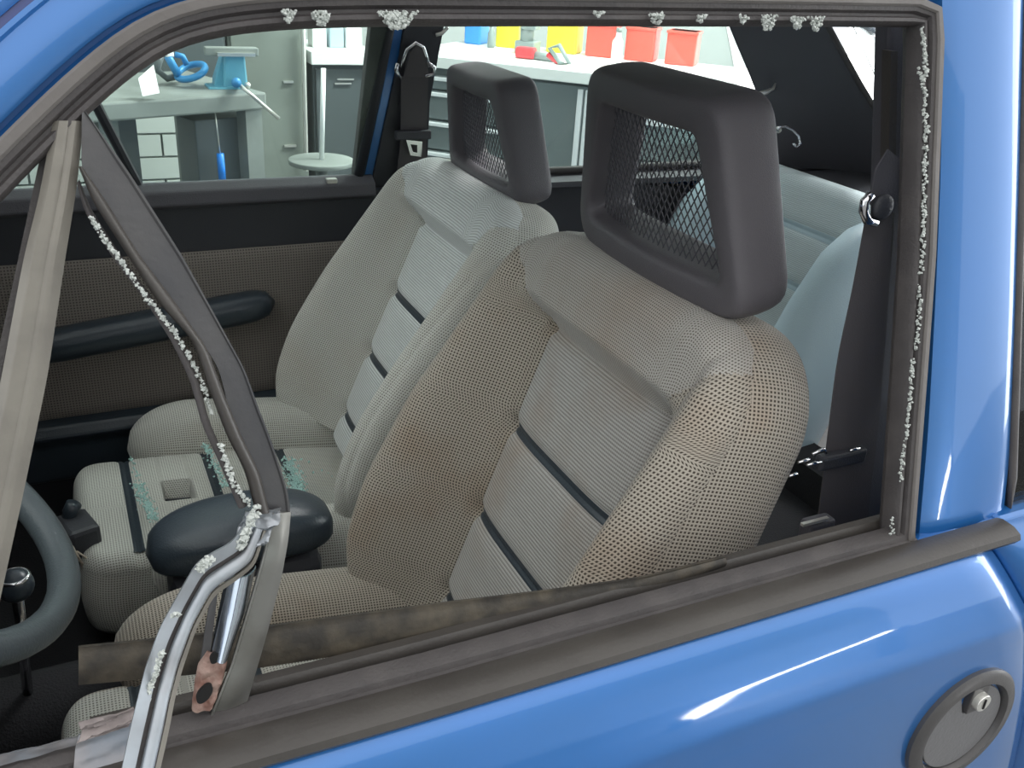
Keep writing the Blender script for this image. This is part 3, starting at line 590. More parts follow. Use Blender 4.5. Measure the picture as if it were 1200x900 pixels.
# ---------------- near rear seat belt and inner pillar trim
nb = thing('driver_seat_belt', 'wide dark seat belt on the near door pillar with chrome ring', 'seat belt', loc=tuple(P(975, 610, 1, 0.13)))
pl_n = lambda u, v: P(u, v, 1, 0.125)
strap('webbing', [(1014, 262), (1000, 340), (982, 420), (972, 500), (965, 560), (955, 640)], [(1046, 250), (1042, 340), (1036, 420), (1030, 500), (1022, 560), (1012, 640)], pl_n, 'webbing', nb)
strap('upper_strap', [(1041, 175), (1026, 200), (1020, 240)], [(1060, 190), (1052, 215), (1048, 250)], pl_n, 'charcoal_trim', nb)
MB().tube([P(u, v, 1, 0.118) for u, v in [(1021, 228), (1013, 236), (1012, 248), (1016, 258), (1026, 261)]], 0.0042, 10).build('anchor_ring', 'chrome', nb, True)
MB().ball(P(1034, 243, 1, 0.12), 0.012, 10, (1, 0.5, 1)).build('ring_bolt', 'black_trim', nb, True)
MB().box(P(985, 537, 1, 0.12), (0.062, 0.012, 0.016)).build('tongue_cover', 'black_trim', nb, bevel=0.003)
for p in ([(952, 532), (966, 526), (968, 531)], [(936, 542), (948, 538)], [(946, 545), (962, 541)], [(925, 558), (934, 555)], [(996, 528), (1007, 525)]):
    MB().tube([P(u, v, 1, 0.112) for u, v in p], 0.0016, 6).build('metal_edge', 'chrome', nb, True)
bk = MB().box(P(956, 622, 1, 0.10), (0.034, 0.016, 0.030)).build('buckle', 'charcoal_trim', nb, bevel=0.003)
MB().box(P(955, 611, 1, 0.092), (0.034, 0.004, 0.003)).build('buckle_edge', 'silver', bk)
mbp = MB()
mbp.prism([tuple(P(u, v, 1, 0.16)) for u, v in [(1046, -20), (1120, -20), (1100, 660), (1000, 660), (1018, 500), (1034, 330), (1038, 180)]], (0, 0.02, 0)).build('near_pillar_trim', 'charcoal_trim', car, bevel=0.004)
strap('pillar_ridge', [(1044, 60), (1040, 250), (1026, 420), (1006, 620)], [(1052, 60), (1049, 250), (1035, 420), (1016, 620)], lambda u, v: P(u, v, 1, 0.145), 'moulding', car, 0.01)
# ================================================================ SEATS
def pillow(prefix, H, W, top, bot, R, P_, s_breaks, creases, parent, Mx, mats, stripes, nb=46, npn=50, ns_den=240, skirt_mat=None, top_round=True, uvscale=1.0, extra=None):
    """padded block: columns across a, rows along s, height h(a,s); splits into shell, panels between stripes"""
    ca = lambda n, lo, hi: np.linspace(lo, hi, n)
    e = 1-np.cos(np.linspace(0, math.pi/2, nb)); e = e/e[-1]
    def cols(s):
        w = W(s); p = min(P_, w*0.9); left = -w+(w-p)*e; return np.r_[left, ca(npn, -p, p)[1:-1], (-left)[::-1]]
    ss = np.linspace(0, H, ns_den); ss = np.r_[ss[:-6], H-(H-ss[-6])*(1-np.sin(np.linspace(0, math.pi/2, 14)))]
    nc = len(cols(0.1)); V = np.zeros((len(ss), nc, 3))
    for i, s in enumerate(ss):
        A = cols(s); w = W(s)
        for j, a in enumerate(A):
            d1 = min(1, max(0, (w-abs(a))/R)); d2 = min(1, max(0, (H-s)/R)) if top_round else 1
            k = math.sqrt(max(0, 1-(1-d1)**2))*math.sqrt(max(0, 1-(1-d2)**2))
            V[i, j] = (a, s, top(a, s)-R*(1-k))
    # arc-length uv across
    dA = np.linalg.norm(np.diff(V, axis=1), axis=2); Uu = np.concatenate([np.zeros((len(ss), 1)), np.cumsum(dA, 1)], 1); Uu -= Uu[:, nc//2:nc//2+1]
    dS = np.linalg.norm(np.diff(V, axis=0), axis=2); Us = np.concatenate([np.zeros((1, nc)), np.cumsum(dS, 0)], 0)
    Us = 0.5*Us+0.5*Us[:, nc//2:nc//2+1]
    j0, j1 = nb-1, nc-nb
    def tow(p): return Mx @ Vector((p[0], p[1], p[2]))
    Wp = [[tow(V[i, j]) for j in range(nc)] for i in range(len(ss))]
    def emit_part(name, sel, m_):
        idx = {}; VV = []; UV = []; FF = []
        for i in range(len(ss)-1):
            for j in range(nc-1):
                if sel(i, j):
                    f = []
                    for q in ((i, j), (i, j+1), (i+1, j+1), (i+1, j)):
                        if q not in idx: idx[q] = len(VV); VV.append(Wp[q[0]][q[1]]); UV.append((Uu[q], Us[q]))
                        f.append(idx[q])
                    FF.append(f)
        return VV, UV, FF
    rows = lambda a, b: (np.searchsorted(ss, a), np.searchsorted(ss, b))
    prs = []; edges = s_breaks
    for a, b in zip(edges[:-1], edges[1:]): prs.append(rows(a, b))
    inpanel = lambda i, j: j0 <= j < j1 and any(a <= i < b for a, b in prs)
    # panels
    for a, b in prs:
        VV, UV, FF = emit_part('', lambda i, j: a <= i < b and j0 <= j < j1, None)
        mesh(prefix+'_panel', VV, FF, mats['panel'], parent, True, UV)
    it = rows(edges[-1], 9)[0] if mats.get('top') else 10**9
    def is_top(i, j):
        if i < it: return False
        s = ss[i]; a = abs(V[i, j, 0]); lim = P_+(s-edges[-1])*mats['mitre']
        return a < lim
    if mats.get('top'):
        VV, UV, FF = emit_part('', is_top, None); mesh(prefix+'_top_roll', VV, FF, mats['top'], parent, True, UV)
    VV, UV, FF = emit_part('', lambda i, j: not inpanel(i, j) and not is_top(i, j), None)
    # skirt + back
    ring = [(i, nc-1) for i in range(len(ss))]+[(len(ss)-1, j) for j in range(nc-2, -1, -1)]+[(i, 0) for i in range(len(ss)-2, -1, -1)]+[(0, j) for j in range(1, nc-1)]
    per = 0; prev = None; base = len(VV); K = 10
    for q in ring:
        p = V[q]; 
        if prev is not None: per += np.linalg.norm(p-prev)
        prev = p
        for k in range(K):
            t = k/(K-1); h = p[2]*(1-t)+bot(p[0], p[1])*t; infl = 1+0.035*math.sin(math.pi*t)-(0.06*max(0, t-0.85)/0.15)
            VV.append(tow((p[0]*infl, p[1] if p[1] < 0.02 else p[1]+0.006*math.sin(math.pi*t), h))); UV.append((per, h))
    n = len(ring)
    for i in range(n):
        for k in range(K-1): FF.append((base+i*K+k, base+((i+1) % n)*K+k, base+((i+1) % n)*K+k+1, base+i*K+k+1))
    FF.append(tuple(base+i*K+K-1 for i in range(n)))
    sh = mesh(prefix+'_bolster', VV, FF, mats['shell'], parent, True, UV)
    # stripes
    for s0, w_ in stripes:
        mbs = MB(); VV = []
        prof = [(-1, -0.006), (-1, 0.001), (-0.75, 0.003), (-0.35, 0.0032), (-0.12, 0.0008), (0.12, 0.0008), (0.35, 0.0032), (0.75, 0.003), (1, 0.001), (1, -0.006)]
        A = np.linspace(-P_+0.001, P_-0.001, 41)
        for a in A:
            for b, h in prof:
                VV.append(tow((a, s0+b*w_/2, top(a, s0)+h)))
        o = mesh('trim_strip', VV, grid_faces(41, 10, True), mats['strip'], parent, True)
        e_ = o.modifiers.new('es', 'EDGE_SPLIT'); e_.split_angle = math.radians(50)
    return sh
def gauss(x, w_): return math.exp(-(x/w_)**2)
PB = 0.135
def make_seat(cy, ox, dz, th, lab, light, zf=0.0, bl=0.46):
    root = thing('front_seat', lab, 'car seat', loc=(ox-0.2, cy, 0.25), group='front seats of the car')
    th = math.radians(th); c, s_ = math.cos(th), math.sin(th)
    O = Vector((ox, cy, 0.48+dz))
    # local (a, s, h): a along +y, s up the back, h forward
    Mb = Matrix(((0, s_, -c, O.x), (1, 0, 0, O.y), (0, c, s_, O.z), (0, 0, 0, 1)))
    H = 0.585
    def W(s):
        w = 0.262-0.012*abs(s-0.3)/0.3-0.010*max(0, s-0.3)/0.28
        if s < 0.06: w -= 0.015*(1-s/0.06)
        Rc = 0.10
        if s > H-Rc: w = w-Rc+math.sqrt(max(0, Rc*Rc-(Rc-(H-s))**2))
        return w
    _sx = np.linspace(-0.15, 0.65, 161); _sy = np.interp(_sx, [-0.1, 0.0, 0.06, 0.16, 0.28, 0.40, 0.50, 0.56, 0.6], [0.100, 0.108, 0.130, 0.134, 0.113, 0.085, 0.062, 0.050, 0.040])
    _sy = smoothpts(_sy[:, None], 60)[:, 0]
    def db(s): return float(np.interp(s, _sx, _sy))
    strp = [0.052, 0.186, 0.318]
    def top(a, s):
        aa = abs(a); B = db(s)
        tz = max(0.0, min(1.0, (s-0.462)/0.035)); tz = tz*tz*(3-2*tz)          # top roll zone
        x = max(0, min(1, (aa-PB)/0.085)); inner = B*(x*x*(3-2*x))
        h = inner
        # panel pillows between stripes
        if aa < PB+0.01:
            bul = 0.012*(1-(aa/PB)**4)
            for q in strp: h -= 0.010*gauss(s-q, 0.012)
            h += bul*(1-tz)
        h = h*(1-tz)+tz*max(h, 0.040+0.006*(1-(aa/0.2)**2))
        h -= 0.009*gauss(aa-PB, 0.006)*(1-tz)
        if aa < PB+0.006: h -= 0.008*gauss(s-0.460, 0.007)
        # mitre and crest seams
        if s > 0.455:
            la = PB+(s-0.460)*1.0; h -= 0.0035*gauss(aa-la, 0.0045)
        h -= 0.003*gauss(aa-0.236, 0.004)*(1 if s < 0.55 else 0)
        return h
    bot = lambda a, s: -0.085
    shell = 'check_light' if light else 'check_coarse'
    pillow('back', H, W, top, bot, 0.045, PB, [0.0, 0.052, 0.186, 0.318, 0.460], None, root, Mb,
           dict(panel='rib_lit' if light else 'rib_panel', shell=shell, top='check_top' if not light else 'rib_lit', mitre=1.0, strip='vinyl_dark'), [(q, 0.023) for q in strp])
    # cushion: a along y, s forward, h up
    tilt = math.radians(6); Oc = Vector((ox+0.02, cy, 0.435+dz+zf))
    Mc = Matrix(((0, -math.cos(tilt), math.sin(tilt)*-0.0, Oc.x), (1, 0, 0, Oc.y), (0, math.sin(tilt), 1, Oc.z), (0, 0, 0, 1)))
    Hc = 0.505; PC = 0.150
    def Wc(s):
        w = 0.168; Rc = 0.05
        if s > Hc-Rc: w = w-Rc+math.sqrt(max(0, Rc*Rc-(Rc-(Hc-s))**2))
        return w
    cst = [0.13, 0.27, 0.415]
    def topc(a, s):
        h = 0.010*math.sin(math.pi*min(1, s/Hc))
        for q in cst: h -= 0.007*gauss(s-q, 0.011)
        hx_ = max(0, 1-abs(s-0.335)/0.026); hy_ = max(0, 1-abs(a-0.02)/0.034)
        if hx_ > 0 and hy_ > 0: h -= 0.085*min(1, 5.0*hx_)*min(1, 5.0*hy_)
        return h
    pillow('cushion', Hc, Wc, topc, lambda a, s: -0.15, 0.030, PC, [0.0, 0.13, 0.27, 0.415, 0.50], None, root, Mc,
           dict(panel='check_light', shell=shell, strip='vinyl_dark'), [(q, 0.024) for q in cst], nb=14, npn=70, ns_den=200)
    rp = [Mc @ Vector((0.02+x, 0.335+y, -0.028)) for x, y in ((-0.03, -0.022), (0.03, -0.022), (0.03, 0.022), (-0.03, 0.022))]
    MB().prism(rp, (0, 0, -0.004)).build('recess_shade', 'black_trim', root)  # black plate filling the hole in place of its shaded fabric
    # side bolsters of the cushion
    for sg in (-1, 1):
        V = []; U = []; n1, n2 = 46, 26; r0 = 0.060
        for i in range(n1):
            s = -0.02+bl*i/(n1-1); e = 1.0
            if s > bl-0.16: e = math.sqrt(max(0, 1-((s-bl+0.16)/0.14)**2))
            e = max(e, 0.02)
            for k in range(n2):
                a = 2*math.pi*k/n2; ca, sa = math.cos(a), math.sin(a)
                px = 0.210+0.058*(e**0.8)*math.copysign(abs(ca)**0.8, ca); pz = -0.02+(0.100*e)*math.copysign(abs(sa)**0.8, sa)+0.012*(s/0.42)
                V.append(Mc @ Vector((sg*px, s, pz))); U.append((a*0.08, s))
        mesh('cushion_side', V, grid_faces(n1, n2, True)+[tuple(range(n2)), tuple((n1-1)*n2+k for k in range(n2))], shell, root, True, U)
    MB().box((ox-0.19, cy, 0.315), (0.42, 0.30, 0.06)).build('seat_base', 'black_trim', root, bevel=0.01)
    for y in (-0.15, 0.15): MB().box((ox-0.19, cy+y, 0.268), (0.46, 0.03, 0.036)).build('seat_rail', 'black_trim', root)
    return root
def make_headrest(root, c, tilt, sc_=1.0):
    """open frame head restraint; c = centre of the lower front edge"""
    tl = math.radians(tilt); c = Vector(c)
    # local (a across y, b up, d backwards)
    Mh = Matrix(((0, -math.sin(tl), math.cos(tl), c.x), (1, 0, 0, c.y), (0, math.cos(tl), math.sin(tl), c.z), (0, 0, 0, 1)))
    def trap(hb, ht, z0, z1, r, n=120):
        cor = [(-hb, z0), (hb, z0), (ht, z1), (-ht, z1)]; pts = []
        for i in range(4):
            p = np.array(cor[i]); a = np.array(cor[i-1]); b = np.array(cor[(i+1) % 4]); da = _n(a-p); db_ = _n(b-p); ang = math.acos(da.dot(db_)); L = r/math.tan(ang/2)
            for t in np.linspace(0, 1, 10): q = (1-t)**2*(p+da*L)+2*t*(1-t)*p+t*t*(p+db_*L); pts.append(q)
        pts = np.array(pts); pts = resample(pts, n, True); k0 = np.argmin(np.abs(pts[:, 0])+(pts[:, 1] > (z0+z1)/2)*9); return np.roll(pts, -k0, 0)
    n = 120
    No = trap(0.171*sc_, 0.123*sc_, -0.004*sc_, 0.213*sc_, 0.036*sc_, n); Ni = trap(0.132*sc_, 0.085*sc_, 0.035*sc_, 0.174*sc_, 0.016*sc_, n); V = []; K = 28; D = 0.066
    for i in range(n):
        o_, i_ = No[i], Ni[i]; mid = (o_+i_)/2; hw = (o_-i_)/2
        for k in range(K):
            a = 2*math.pi*k/K; ca, sa = math.cos(a), math.sin(a); pw = 0.42
            x = math.copysign(abs(ca)**pw, ca); y = math.copysign(abs(sa)**0.55, sa)
            dd = D/2+D/2*y; taper = 1-0.10*max(0, y) if x > 0 else 1+0.0
            q = mid+hw*x*(taper if x > 0 else 1); q = q+(-hw*0.0)
            # opening narrows to the back
            if x < 0: q = q+(-hw)*0.0+hw*(-0.0)
            cur = 0.012*(1-(q[0]/0.146)**2) if y < 0 else 0
            V.append(Mh @ Vector((q[0], q[1], dd-cur)))
    o = mesh('headrest', V, grid_faces(n, K, True, True), 'head_plastic', root, True)
    # expanded metal mesh across the opening
    mbm = MB(); zb, zt = 0.037*sc_, 0.176*sc_; nd = 20; pitch_a = 0.0098; pitch_b = 0.0098
    def hwid(b): return np.interp(b, [zb, zt], [0.137*sc_, 0.096*sc_])
    dpl = 0.016
    for fam in (1, -1):
        for q in range(-46, 47):
            pts = []
            for st in range(0, 80):
                b = zb+(zt-zb)*st/79; a = q*pitch_a+fam*(b-zb)*pitch_a/pitch_b*0.62
                if abs(a) < hwid(b): pts.append((a, b))
            if len(pts) < 3: continue
            p0, p1 = pts[0], pts[-1]; npt = 6
            pl_ = [Mh @ Vector((p0[0]+(p1[0]-p0[0])*t, p0[1]+(p1[1]-p0[1])*t, dpl-0.008*(1-((p0[0]+(p1[0]-p0[0])*t)/0.1)**2)+0.0006*fam)) for t in np.linspace(0, 1, npt)]
            mbm.tube(pl_, 0.00075, 4, cap=False)
    mbm.build('mesh_screen', 'charcoal_trim', o, True)
    for y in (-0.05, 0.05):
        p = Mh @ Vector((y, 0.01, 0.045)); MB().cyl(p, (p.x+0.03, p.y, p.z-0.10), 0.006, 10).build('headrest_post', 'chrome', o, True)
    return o
ds = make_seat(0.375, -0.24, 0.0, 20, 'driver seat nearest the broken window, brown-grey checked fabric, stained', False)
make_headrest(ds, (-0.052, 0.358, 1.030), 8)
ps = make_seat(1.015, -0.205, -0.035, 23, 'passenger seat beyond the driver seat, pale checked fabric with glass on it', True, bl=0.425)
make_headrest(ps, (0.030, 1.000, 0.967), 8, 0.92)
# glass crumbs on the passenger cushion
def crumbs_z(regions, z, r=0.0022):
    mb = MB()
    for u0, v0, u1, v1, wd, n in regions:
        for _ in range(n):
            t = random.random(); u = u0+(u1-u0)*t+random.gauss(0, wd); v = v0+(v1-v0)*t+random.gauss(0, wd*0.6); p = P(u, v, 2, z); chunk(mb, p, r*random.uniform(0.6, 1.5))
    return mb
gc = crumbs_z([(338, 540, 352, 580, 5, 260), (345, 560, 352, 582, 3, 120), (352, 548, 380, 560, 8, 6)], 0.478)
tag(gc.build('glass_crumbs', 'glass_crumb'), 'pale green crumbs of broken window glass heaped at the back of the passenger cushion', 'broken glass', None, 'stuff')
gc = crumbs_z([(160, 565, 180, 608, 4, 200), (152, 535, 162, 562, 2, 20), (240, 520, 264, 572, 3, 150)], 0.484)
tag(gc.build('glass_crumbs', 'glass_crumb'), 'green glass crumbs along the dark stripes at the front of the passenger cushion', 'broken glass', None, 'stuff')
# padded black console between the seats
cs = thing('centre_console', 'black padded console lid between the front seats', 'console', loc=(-0.46, 0.69, 0.25))
V = []; n1, n2 = 40, 28
for i in range(n1):
    x = -0.595+0.27*i/(n1-1); q = 2*i/(n1-1)-1; e = max(0.03, (1-abs(q)**3.0)**(1/2.6))
    for k in range(n2):
        a = 2*math.pi*k/n2; ca, sa = math.cos(a), math.sin(a)
        V.append((x, 0.715+0.065*e*math.copysign(abs(ca)**0.7, ca), 0.535+0.040*e*math.copysign(abs(sa)**0.7, sa)+0.02*math.cos(q*1.2)))
mesh('lid', V, grid_faces(n1, n2, True)+[tuple(range(n2)), tuple((n1-1)*n2+k for k in range(n2))], 'vinyl_dark', cs, True)
MB().box((-0.46, 0.715, 0.43), (0.22, 0.09, 0.16)).build('console_box', 'black_trim', cs, bevel=0.02)
# ---------------- steering wheel
sw = thing('steering_wheel', 'dark grey steering wheel at the left, partly in view', 'steering wheel', loc=(-0.80, 0.375, 0.75))
sc0 = Vector((-0.815, 0.366, 0.891)); nrm = Vector((math.cos(math.radians(49)), 0, math.sin(math.radians(49)))); e1 = Vector((0, 1, 0)); e2 = nrm.cross(e1)
MB().tube([sc0+(e1*math.cos(a)+e2*math.sin(a))*0.178 for a in np.linspace(0, 2*math.pi, 72, endpoint=False)], 0.0150, 16, closed=True).build('rim', 'wheel_rim', sw, True)
for a in (math.radians(100), math.radians(190), math.radians(-10)):
    p1 = sc0+(e1*math.cos(a)+e2*math.sin(a))*0.178; MB().tube([sc0-nrm*0.02, sc0*0.4+p1*0.6-nrm*0.012, p1], [0.02, 0.012, 0.010], 10).build('spoke', 'black_trim', sw, True)
MB().cyl(sc0-nrm*0.05, sc0-nrm*0.008, 0.048, 28).build('hub', 'black_trim', sw, True, 0.004)
MB().cyl(sc0-nrm*0.05, Vector((-0.93, 0.366, 0.76)), 0.03, 16).build('column', 'black_trim', sw, True)
gl_ = thing('gear_lever', 'gear lever with dark glossy knob and chrome ring, seen through the steering wheel', 'gear lever', loc=(-0.76, 0.66, 0.37))
gk = P(18, 686, 1, 0.64)
MB().ball(tuple(gk), 0.022, 14).build('knob', 'vinyl_dark', gl_, True)
MB().tube([(gk[0]+0.017*math.cos(a), gk[1]+0.017*math.sin(a), gk[2]+0.013) for a in np.linspace(0, 2*math.pi, 24, endpoint=False)], 0.003, 6, closed=True).build('knob_ring', 'chrome', gl_, True)
MB().cyl((gk[0], gk[1], gk[2]-0.015), (-0.77, 0.68, 0.37), 0.007, 10).build('shaft', 'chrome', gl_, True)
# ribbed floor mat, wires
fm = thing('floor_mat', 'ribbed black rubber mat in the driver footwell', 'floor mat', loc=(-0.78, 0.5, 0.25))
MB().box((-0.74, 0.42, 0.256), (0.40, 0.44, 0.010)).build('mat_base', 'mat_rubber', fm, bevel=0.003)
for i in range(9): MB().box((-0.90+i*0.042, 0.42, 0.264), (0.014, 0.36, 0.008)).build('rib', 'mat_rubber', fm, bevel=0.002)
wb = thing('wire_bundle', 'tangle of pale wires on a black box before the passenger seat', 'wires', loc=tuple(P(92, 660, 2, 0.30)))
bx = P(95, 640, 1, 0.93); MB().box(bx, (0.05, 0.07, 0.10), 0.3).build('connector_box', 'black_trim', wb, bevel=0.008)
for a_, b_ in (((78, 636), (103, 672)), ((85, 640), (99, 674)), ((82, 650), (104, 668)), ((90, 646), (112, 665)), ((84, 658), (92, 650)), ((98, 656), (104, 673))):
    p, q = P(*a_, 1, 0.885), P(*b_, 1, 0.885); MB().tube([p, (np.array(p)+q)/2+np.array([0.003, -0.006, 0.004]), q], 0.0015, 6).build('wire', 'wire_tan', wb, True)
pk = MB().tube([P(87, 590, 1, 0.95), P(82, 600, 1, 0.95), P(81, 622, 1, 0.95)], 0.012, 12).build('seat_lever_bracket', 'vinyl_dark', None, True)
tag(pk, 'short grey-black lever beside the front corner of the passenger cushion', 'lever')
# ---------------- rear seat
rs = thing('rear_seat', 'rear seat with blue-grey ribbed cloth between two vinyl bolsters', 'car seat', loc=(0.8, 0.69, 0.25))
Or = Vector((0.72, 1.08, 0.42)); th = math.radians(17); c_, s_ = math.cos(th), math.sin(th)
Mr = Matrix(((0, s_, -c_, Or.x), (1, 0, 0, Or.y), (0, c_, s_, Or.z), (0, 0, 0, 1)))
def topr(a, s):
    h = 0.012*(1-(a/0.3)**2)
    for q in (0.30, 0.42): h -= 0.007*gauss(s-q, 0.012)
    return h
pillow('back', 0.53, lambda s: 0.235, topr, lambda a, s: -0.09, 0.03, 0.16, [0.05, 0.30, 0.42, 0.47], None, rs, Mr, dict(panel='rear_check', shell='rear_check', strip='vinyl_blue'), [(0.30, 0.030), (0.42, 0.030)], nb=10, npn=30, ns_den=90)
Or2 = Vector((0.72, 0.30, 0.42)); Mr2 = Matrix(((0, s_, -c_, Or2.x), (1, 0, 0, Or2.y), (0, c_, s_, Or2.z), (0, 0, 0, 1)))
pillow('back', 0.53, lambda s: 0.235, topr, lambda a, s: -0.09, 0.03, 0.16, [0.05, 0.30, 0.42, 0.47], None, rs, Mr2, dict(panel='rear_check', shell='rear_check', strip='vinyl_blue'), [(0.30, 0.030), (0.42, 0.030)], nb=10, npn=30, ns_den=90)
def wing(y0, prs):
    V = []; n2 = 20
    for (x, z, rx, ry) in prs:
        for k in range(n2):
            a = 2*math.pi*k/n2; V.append((x+rx*math.cos(a), y0+ry*math.sin(a), z+0.0))
    return mesh('side_wing', V, grid_faces(len(prs), n2, True)+[tuple(range(n2)), tuple((len(prs)-1)*n2+k for k in range(n2))], 'vinyl_blue', rs, True)
pr = [(0.52, 0.28, 0.10, 0.07), (0.58, 0.40, 0.12, 0.09), (0.66, 0.58, 0.115, 0.085), (0.72, 0.74, 0.10, 0.082), (0.76, 0.84, 0.085, 0.07), (0.785, 0.89, 0.062, 0.05), (0.80, 0.915, 0.03, 0.022), (0.805, 0.922, 0.005, 0.004)]
wing(0.80, pr); wing(1.26, pr)
V = []; U = []
for i in range(2):
    y = 0.08+1.22*i
mesh('rear_cushion', [(0.36, 0.08, 0.26), (0.74, 0.08, 0.26), (0.74, 1.30, 0.26), (0.36, 1.30, 0.26), (0.34, 0.08, 0.44), (0.76, 0.08, 0.40), (0.76, 1.30, 0.40), (0.34, 1.30, 0.44)], [(0, 3, 2, 1), (4, 5, 6, 7), (0, 1, 5, 4), (1, 2, 6, 5), (2, 3, 7, 6), (3, 0, 4, 7)], 'carpet', rs, False, bevel=0.03)
# ================================================================ WORKSHOP CONTENTS
# bench with vise
bA = np.array([-0.62, 2.27]); bB = np.array([-0.035, 2.475]); bd_ = _n(bB-bA); bn = np.array([-bd_[1], bd_[0]]); brz = math.atan2(bd_[1], bd_[0])
bench = thing('work_bench', 'grey workbench carrying the vise, left of the tall cabinets', 'workbench', loc=(bA[0], bA[1], 0))
def bpt(s, d, z): q = bA+bd_*s+bn*d; return (q[0], q[1], z)
L0 = np.linalg.norm(bB-bA)
MB().box(bpt(L0/2-0.5, 0.25, 0.875), (L0+1.0, 0.50, 0.05), brz).build('bench_top', 'bench_grey', bench, bevel=0.006)
for s, d in ((L0-0.04, 0.04), (L0-0.04, 0.46), (-0.95, 0.04), (-0.95, 0.46), (0.16, 0.10)):
    MB().box(bpt(s, d, 0.425), (0.055, 0.055, 0.85), brz).build('leg', 'bench_grey', bench)
MB().box(bpt(L0/2-0.5, 0.30, 0.83), (L0+0.9, 0.03, 0.05), brz).build('apron', 'bench_grey', bench)
pn = MB().box(bpt(0.235, 0.20, 0.52), (0.11, 0.02, 0.66), brz).build('dark_board', 'cabinet_dark', None); tag(pn, 'narrow dark board leaning upright beneath the workbench', 'board')
pn = MB().box(bpt(0.51, 0.13, 0.44), (0.19, 0.12, 0.76), brz).build('bench_cabinet', 'cabinet_dark', None, bevel=0.004); tag(pn, 'shallow dark cabinet standing beneath the bench below the vise', 'cabinet')
# vise
vz = thing('bench_vise', 'teal blue bench vise with wide jaws and long pale handle', 'vise', loc=tuple(P(276, 103, 2, 0.90)))
vy = 2.55
def vb(u, v, y=vy): return P(u, v, 1, y)
o = MB().box(vb(271, 60), (0.155, 0.04, 0.024)).build('jaw', 'bench_grey', vz, bevel=0.003)
MB().box(vb(277, 64, vy-0.025), (0.11, 0.012, 0.010)).build('jaw_plate', 'silver', vz)
MB().prism([vb(263, 62), vb(287, 62), vb(291, 104), vb(262, 104)], (0, 0.06, 0)).build('vise_body', 'vise_blue', vz, bevel=0.006)
MB().prism([vb(252, 92, vy+0.02), vb(262, 60, vy+0.02), vb(264, 104, vy+0.02), vb(251, 104, vy+0.02)], (0, 0.05, 0)).build('rear_rib', 'vise_blue', vz, bevel=0.004)
MB().box(vb(262, 102, vy+0.03), (0.10, 0.09, 0.012)).build('vise_foot', 'vise_blue', vz, bevel=0.004)
MB().cyl(vb(277, 97, vy-0.01), vb(277, 97, 2.36), 0.014, 14).build('screw_head', 'clamp_blue', vz, True)
MB().cyl(vb(279, 98, 2.37), vb(327, 139, 2.37), 0.0055, 10).build('vise_handle', 'silver', vz, True)
MB().ball(vb(290, 100, vy-0.02), 0.010, 8).build('bolt_cap', 'silver', vz, True)
# blue pipe clamp
pc = thing('pipe_clamp', 'blue swivel clamp with ring base lying on the bench left of the vise', 'clamp', loc=tuple(P(222, 95, 2, 0.90)))
cc = vb(224, 84, 2.62); ax1 = np.array(vb(240, 78, 2.62))-cc; ax2 = np.array(vb(229, 93, 2.55))-cc
MB().tube([tuple(cc+ax1*math.cos(a)+ax2*math.sin(a)*0.75) for a in np.linspace(0, 2*math.pi, 28, endpoint=False)], 0.0105, 8, closed=True).build('ring_base', 'clamp_blue', pc, True)
MB().tube([vb(209, 88, 2.60), vb(201, 74, 2.60), vb(197, 66, 2.60)], 0.012, 8).build('clamp_arm', 'clamp_blue', pc, True)
MB().tube([vb(219, 76, 2.62), vb(214, 66, 2.62), vb(205, 64, 2.62)], 0.009, 8).build('clamp_arm', 'clamp_blue', pc, True)
MB().box(vb(198, 62, 2.60), (0.022, 0.02, 0.022), 0.4).build('clamp_block', 'paper', pc, bevel=0.003)
MB().tube([vb(188, 66, 2.64), vb(184, 82, 2.64), (vb(196, 92, 2.64)), vb(212, 88, 2.64)], 0.011, 8).build('clamp_body', 'cabinet_dark', pc, True)
tg = MB().prism([vb(162, 92, 2.36), vb(180, 76, 2.40), vb(187, 109, 2.36), vb(167, 113, 2.34)], (0, 0.004, 0.0)).build('paper_tag', 'paper'); tag(tg, 'white paper tag standing at the bench edge beside the window pillar', 'paper')
sd = thing('blue_handled_tool', 'thin rod with bright blue grip hanging under the bench', 'tool', loc=tuple(P(259, 212, 1, 2.45)))
MB().cyl(vb(258, 180, 2.45), vb(261, 216, 2.45), 0.011, 12).build('grip', 'bright_blue', sd, True)
MB().cyl(vb(251, 124, 2.45), vb(258, 181, 2.45), 0.0022, 6).build('rod', 'silver', sd, True)
# brick wall behind the bench (each brick)
bw = thing('brick_wall', 'low white painted brick wall beneath and behind the workbench', 'wall', loc=(-0.4, 2.98, 0))
MB().box((-0.52, 3.165, 0.42), (1.0, 0.08, 0.84)).build('mortar_bed', 'mortar', bw)
bme = None
for r in range(10):
    for cidx in range(7):
        x = -1.0+cidx*0.178+(0.089 if r % 2 else 0)
        if x > -0.10: continue
        if bme is None:
            bo = MB().box((0, 0, 0), (0.17, 0.03, 0.074)).build('brick', 'brick_white', None); bme = bo.data
        else:
            bo = bpy.data.objects.new('brick', bme); COL.objects.link(bo)
        bo.parent = bw; bo.matrix_parent_inverse = parent_inv(bw); bo.location = (x, 3.12+random.uniform(-.002, .002), 0.045+r*0.082)
